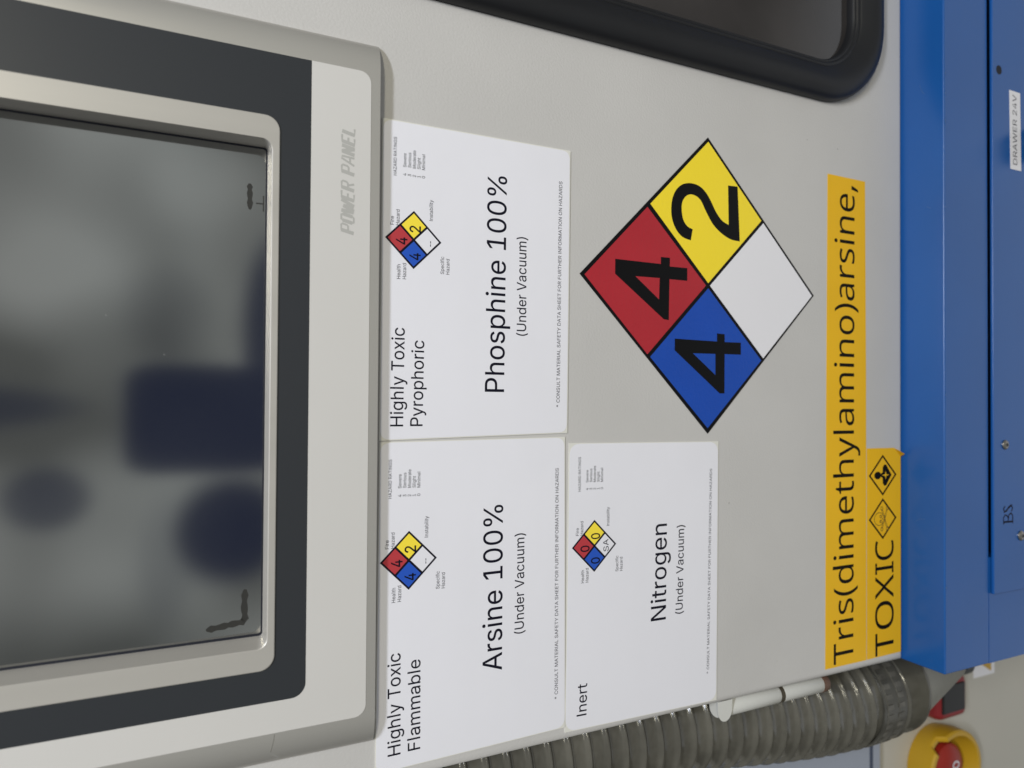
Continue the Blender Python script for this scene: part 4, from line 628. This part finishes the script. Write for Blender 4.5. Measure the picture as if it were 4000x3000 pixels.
# ================================================================== yellow label tapes
T1 = plate('label_tape', [(-241.5, -136.3), (-51, -136.3), (80.0, -135.4), (80.4, -99.9), (-70, -98.6), (-241.5, -97.7)], M['tape'], -.22, -.04, at=(-241.5, 0, -136.3))
tag(T1, 'long yellow tape reading Tris(dimethylamino)arsine, below the big diamond sign', 'label')
text('tape_lettering', [('Tris(dimethylamino)arsine,', (-240.0, -123.7), (75.4, -125.2), 18.4)], M['tapeink'], -.26, T1, WIDE)
T2 = plate('label_tape', [(-241.0, -171.0), (-106.4, -171.0), (-100.3, -164.3), (-100.0, -137.0), (-241.3, -136.9)], M['tape'], -.36, -.16, at=(-241, 0, -171))
tag(T2, 'shorter yellow tape reading TOXIC with two pictograms and a folded corner', 'label')
# letters of the short tape; its I has serifs
tw = [('T', (-240.6, -163.4), (-225.4, -163.4), 18.4), ('O', (-223.2, -163.4), (-204.2, -163.4), 18.4), ('X', (-202.6, -163.4), (-186.6, -163.4), 18.4), ('C', (-176.4, -163.4), (-162.9, -163.4), 18.4)]
lett = text('tape_lettering', tw, M['tapeink'], -.40, T2, WIDE)
flat('tape_lettering', [[(-182.9, -163.4), (-180.7, -163.4), (-180.7, -145.0), (-182.9, -145.0)], [(-185.6, -163.4), (-183.0, -163.4), (-183.0, -161.7), (-185.6, -161.7)], [(-180.6, -163.4), (-178.0, -163.4), (-178.0, -161.7), (-180.6, -161.7)],
                        [(-185.6, -146.7), (-183.0, -146.7), (-183.0, -145.0), (-185.6, -145.0)], [(-180.6, -146.7), (-178.0, -146.7), (-178.0, -145.0), (-180.6, -145.0)]], M['tapeink'], -.40, T2)
def dia(cx, cz, h): return [(cx, cz - h), (cx + h, cz), (cx, cz + h), (cx - h, cz)]
def pict(cx, cz):
    return plate('pictogram', dia(cx, cz, 14.0), M['tapeink'], -.40, holes=[dia(cx, cz, 12.1)[::-1]], parent=T2)
px, pz = -118.6, -152.6
P1 = pict(px, pz)
bust = [(-1.1, 1.8), (-1.9, .2), (-5.6, 0), (-7.3, -1.6), (-7.0, -3.6), (-4.2, -5.6), (0, -8.9), (4.2, -5.6), (7.0, -3.6), (7.3, -1.6), (5.6, 0), (1.9, .2), (1.1, 1.8)]
star = [((3.9 if k % 2 == 0 else 1.0) * math.sin(k * math.pi / 4) * .75, -2.9 + (3.9 if k % 2 == 0 else 1.0) * math.cos(k * math.pi / 4)) for k in range(8)]
plate('bust_symbol', [(px + a, pz + b) for a, b in bust], M['tapeink'], -.41, holes=[[(px + a, pz + b) for a, b in star]], parent=P1)
plate('head_symbol', disc(px, pz + 5.1, 2.6, 3.4), M['tapeink'], -.41, parent=P1)
px, pz = -148.2, -152.6
P2 = pict(px, pz)
pl = []
def arc(cx, cz, rx, rz, a0, a1, n=14): return [(px + cx + rx * math.cos(R(a0 + (a1 - a0) * k / n)), pz + cz + rz * math.sin(R(a0 + (a1 - a0) * k / n))) for k in range(n + 1)]
pl += ribbon_polys(arc(0, 3.6, 4.3, 5.0, -35, 215), .42)
pl += ribbon_polys([(px - 3.5, pz + .8), (px - 2.2, pz - .2), (px - 2.1, pz - 2.2), (px + 2.1, pz - 2.2), (px + 2.2, pz - .2), (px + 3.5, pz + .8)], .42)
for s in (-1, 1):
    pl += ribbon_polys(arc(s * 1.7, 2.0, .85, 1.0, 0, 360, 8), .6)
    pl += ribbon_polys([(px + s * 1.0, pz - .6), (px + s * 1.0, pz - 2.2)], .35)
    for d in (.7, -.7): pl += ribbon_polys([(px - s * 6.5, pz - 4.4 + d * .7), (px + s * 6.5, pz + .9 + d * .7)], .34)
    for e in (-1, 1): pl += ribbon_polys(arc(s * 7.0, (.9 if e > 0 else -4.6), 1.25, 1.1, 0, 360, 8), .5)
pl += ribbon_polys([(px, pz + .9), (px - .5, pz - .1), (px + .5, pz - .1), (px, pz + .9)], .35)
me = flat_mesh(pl, -.41)
for i, v in enumerate(me.vertices): v.co.y -= (i // 4) * .0002 * MM
finish(me, M['tapethin']); place('skull_symbol', me, P2)
# the folded-over corner lifts off the cabinet
bm = bmesh.new(); q = [bm.verts.new(Vector(c) * MM) for c in ((-106.4, -.40, -171.0), (-100.3, -.40, -164.3), (-104.6, -2.4, -172.6))]
bm.faces.new(q); bmesh.ops.solidify(bm, geom=list(bm.faces), thickness=0.00012)
bm_obj('folded_corner', bm, M['tape'], T2, smooth=False)

# ================================================================== the blue cabinet below
BL = empty('blue_cabinet', (-247, -28.9, -700), 'glossy blue steel cabinet with a projecting ledge under the grey cabinet', 'cabinet')
LZ, FY = -174.5, -28.9
box('ledge', -247.4, 640, FY, 60, -222.0, LZ, M['bluepaint'], bevel=1.0, parent=BL, seg=4)
box('corner_post', -247.3, -175.0, FY + .05, 58, -700, -222.05, M['bluepaint'], parent=BL)
box('dark_cavity', -174.9, 639, FY + 9, 58, -700, -222.1, M['gap'], parent=BL)
DR = box('drawer_front', -200.0, 620, FY - 2.4, FY - .25, -640, -223.6, M['bluepaint'], bevel=.55, parent=BL, seg=3)
LD = BL.children[0]
for x, w, h in ((118.4, 1.6, 1.0), (136.8, .9, .7), (150.2, 1.1, .8), (61.0, .8, .6), (-63.5, 1.3, .7), (-118.0, .8, .6), (-190.4, 1.0, .8)):
    plate('paint_chip', [(x - w, LZ - 1.0 - h * .3), (x - w * .2, LZ - 1.2 - h), (x + w * .9, LZ - 1.1 - h * .5), (x + w * .5, LZ - .7), (x - w * .4, LZ - .75)], M['chip'], FY - .06, FY + .2, parent=LD)
def top_mark(path, w):
    me = flat_mesh(ribbon_polys(path, w), 0)
    for v in me.vertices: v.co = (v.co.x, v.co.z, (LZ + .03) * MM)
    me.flip_normals(); finish(me, M['chip']); place('paint_scratch', me, LD)
top_mark([(141, -15.5), (144, -13.5), (148.5, -12.2)], .35); top_mark([(62, -20), (63.5, -17)], .4); top_mark([(-150, -9), (-148, -12), (-147.5, -16)], .3)
def screw(x, z, r):
    o = revolve('screw', [(.1, -1.7), (r * .45, -1.65), (r * .8, -1.3), (r, -.6), (r, 0)], (x, FY - 2.42, z), 'y', M['steel'], DR, n=24)
    revolve('hex_socket', [(.1, -.02), (r * .42, -.02), (r * .42, .02), (.1, .02)], (x, FY - 2.42 - 1.72, z), 'y', M['switch_black'], o, n=6, smooth=False)
screw(-97.9, -236.2, 3.3); screw(-162.2, -254.4, 3.5)
revolve('screw_hole', [(.1, -.02), (3.2, -.02), (3.2, .0)], (162.6, FY - 2.43, -231.0), 'y', M['gap'], DR, n=24)
revolve('knob', [(.1, -20), (10, -20), (11.5, -18), (11.5, -2), (9.5, 0), (.1, 0)], (119, FY - 2.42, -276), 'y', M['switch_black'], DR, n=36)
# hand-drawn marker letters
mk = ribbon_polys([(-151.6, -245.2), (-151.3, -234.6)], 1.3) + ribbon_polys([(-153.2, -245.4), (-149.4, -245.3)], .7) + ribbon_polys([(-153.0, -234.8), (-148.5, -234.4), (-146.4, -236.3), (-147.6, -239.3), (-151.2, -239.9), (-146.8, -240.6), (-145.6, -243), (-147.2, -245), (-151, -245.2)], 1.05)
mk += ribbon_polys([(-140.4, -236.2), (-142.4, -234.4), (-144.4, -236), (-143.6, -238.4), (-141.4, -240.4), (-140.2, -243), (-142, -245.1), (-144.6, -243.6)], 1.15) + ribbon_polys([(-144.8, -235), (-139.8, -244.6)], .9)
me = flat_mesh(mk, FY - 2.45)
for i, v in enumerate(me.vertices): v.co.y -= (i // 4) * .0005 * MM
finish(me, M['ink']); place('marker_letters', me, DR)
ST = plate('drawer_sticker', [(95.4, -256.5), (150.8, -255.5), (150.9, -242.8), (95.4, -243.9)], M['vinyl_white'], FY - 2.62, FY - 2.44, at=(95, FY, -256))
tag(ST, 'small white sticker reading DRAWER 24V on the blue drawer', 'sticker')
text('sticker_lettering', [('DRAWER 24V', (99.0, -251.7), (148.4, -251.2), 4.9)], M['greyink'], FY - 2.66, ST)

# ================================================================== clear ribbed hose behind the edge
HC = (-299.5, 58.0); HR = 36.5
HO = empty('ventilation_hose', (HC[0], HC[1], -285), 'smoky clear ribbed hose running beside the left cabinet edge', 'hose')
BEND = ((-400, 4), (-320, 6), (-262, 12), (-240, 9), (-210, 5), (-180, 4.8), (-150, 6.5), (-120, 9.5), (-90, 13.5), (-60, 18), (-20, 22), (60, 24), (500, 24))
def hose_x(z):
    for (a, p), (b, q) in zip(BEND, BEND[1:]):
        if a <= z <= b: t = (z - a) / (b - a); return HC[0] + p + (q - p) * t
    return HC[0]
def tube(name, rfun, z0, z1, m, dz, n=72, parent=HO):
    bm = bmesh.new(); rows = []; z = z0
    while z <= z1 + 1e-6:
        ring = []
        for k in range(n):
            a = 2 * math.pi * k / n; r = rfun(z, a)
            ring.append(bm.verts.new(Vector((hose_x(z) + r * math.cos(a), HC[1] + r * math.sin(a), z)) * MM))
        rows.append(ring); z += dz
    for a, b in zip(rows, rows[1:]):
        for k in range(n): bm.faces.new((a[k], a[(k + 1) % n], b[(k + 1) % n], b[k]))
    return bm_obj(name, bm, m, parent)
PITCH = 12.6; HZ = -PITCH * 17
def rib(z, a):
    t = ((z - PITCH * a / (2 * math.pi)) / PITCH) % 1.0
    return HR + 2.3 * math.exp(-((t - .5) / .10) ** 2) - .9 * math.sin(math.pi * t) * 0 - .5 * (math.cos(2 * math.pi * t) + 1) / 2
wall_t = tube('outer_wall', rib, HZ, 420, M['hose'], .8)
tube('inner_wall', lambda z, a: HR - 4.0 + .8 * math.sin(3 * a + z * .05), HZ, 420, M['hosecore'], 4.0, 48)
# wire coil
bm = bmesh.new(); rings = []; turns = 60; per = 40
for i in range(turns * per + 1):
    a = 2 * math.pi * i / per; z = HZ + PITCH * i / per + PITCH * .5
    if z > 418: break
    c = Vector((hose_x(z) + (HR - 1.0) * math.cos(a), HC[1] + (HR - 1.0) * math.sin(a), z)); rad = Vector((math.cos(a), math.sin(a), 0))
    rings.append([bm.verts.new((c + rad * 1.5 * math.cos(2 * math.pi * k / 6) + Vector((0, 0, 1.5 * math.sin(2 * math.pi * k / 6)))) * MM) for k in range(6)])
for a, b in zip(rings, rings[1:]):
    for k in range(6): bm.faces.new((a[k], a[(k + 1) % 6], b[(k + 1) % 6], b[k]))
bm_obj('wire_coil', bm, M['wire'], HO)
cl = revolve('hose_clamp', [(HR + .6, -207), (HR + 1.8, -207), (HR + 1.8, -182), (HR + .6, -182)], (hose_x(-195), HC[1], 0), 'z', M['clamp'], HO, n=64, cap=False)
bm = bmesh.new()
for row in (-200.5, -188.5):
    for k in range(34):
        a = 2 * math.pi * k / 34
        r = bmesh.ops.create_cube(bm, size=1)['verts']
        mtx = Matrix.Translation(Vector((hose_x(-195), HC[1], row)) * MM) @ Matrix.Rotation(a, 4, 'Z') @ Matrix.Translation(Vector((HR + 1.8, 0, 0)) * MM) @ Matrix.Diagonal(Vector((.9, 3.4, 6.5, 1000)) * MM)
        for v in r: v.co = mtx @ v.co
bm_obj('band_slots', bm, M['slots'], cl, smooth=False)
CX = hose_x(-220)
revolve('cuff', [(HR - 1, -236), (HR + .8, -236), (HR + 1.8, -234), (HR + 1.8, -230.5), (HR + .4, -228.5), (HR + .2, -206), (HR - 1, -205)], (CX, HC[1], 0), 'z', M['hose_end'], HO, n=64, cap=False)
revolve('reducer_cone', [(HR - .5, -236), (HR - 2.5, -240), (11.5, -320), (9, -322)], (CX, HC[1], 0), 'z', M['cone'], HO, n=64)
revolve('connector', [(7, -322.2), (11, -323), (11, -333), (7, -334)], (CX, HC[1], 0), 'z', M['connector'], HO, n=32)

# ================================================================== things on the wall behind
ES = empty('emergency_stop', (-430, 134, -405), 'red stop button inside a yellow guard ring on the wall behind', 'emergency stop')
def ring_guard():
    bm = bmesh.new(); n = 48; rows = []
    for r, d in ((36, 0), (39.5, -14), (39.5, -25), (38, -26.5), (34.5, -26.5), (33.5, -25), (32, 0)):
        rows.append([bm.verts.new(Vector((-430 + r * math.cos(2 * math.pi * k / n), 133.8 + (d if not (d < -20 and k % 24 in (4, 5, 6)) else d + 7), -405 + r * math.sin(2 * math.pi * k / n))) * MM) for k in range(n)])
    for a, b in zip(rows, rows[1:]):
        for k in range(n): bm.faces.new((a[k], a[(k + 1) % n], b[(k + 1) % n], b[k]))
    return bm
gd = bm_obj('guard_ring', ring_guard(), M['estop_yellow'], ES); sharpen(gd, 35)
bt = revolve('button', [(.1, -24), (8, -23.8), (16, -22), (20.5, -18), (21, -13), (17, -10), (17, 0)], (-427, 133.8, -405), 'y', M['estop_red'], ES, n=40)
flat('button_mark', ribbon_polys([(-424.5 + 3.2 * math.cos(R(t)), -407 + 4.4 * math.sin(R(t))) for t in range(0, 360, 20)], 1.5, True), M['paper'], 133.8 - 24.3, bt)
RS = box('rotary_switch', -379, -338, 108, 133.8, -424, -380, M['switch_red'], bevel=7, at=(-360, 134, -426))
tag(RS, 'dark red switch with a black inset below the hose connector', 'switch')
box('black_inset', -371, -344, 106.6, 109.5, -417, -384, M['switch_black'], bevel=1, parent=RS)
WS = plate('warning_sticker', [(-361, -511), (-325, -511), (-325, -475), (-361, -475)], M['vinyl_white'], 133.5, 133.9, at=(-361, 134, -511))
tag(WS, 'white sticker with a yellow warning triangle, partly hidden by the blue cabinet', 'sticker')
plate('yellow_triangle', [(-358, -505), (-328, -505), (-343, -479)], M['estop_yellow'], 133.3, 133.45, parent=WS)
GP = plate('wall_cover', rrect(-520, -312, -300, 260, 4), M['bluegrey'], 120, 133.8, bevel=1.2, parent=None, at=(-410, 134, -312))
tag(GP, 'blue-grey cover plate with a dark seam, low on the wall beside the hose', 'cover plate')
plate('dark_seam', [(-519, -301.5), (-301, -301.5), (-301, -297), (-519, -297)], M['trim'], 119.9, 119.95, parent=GP)
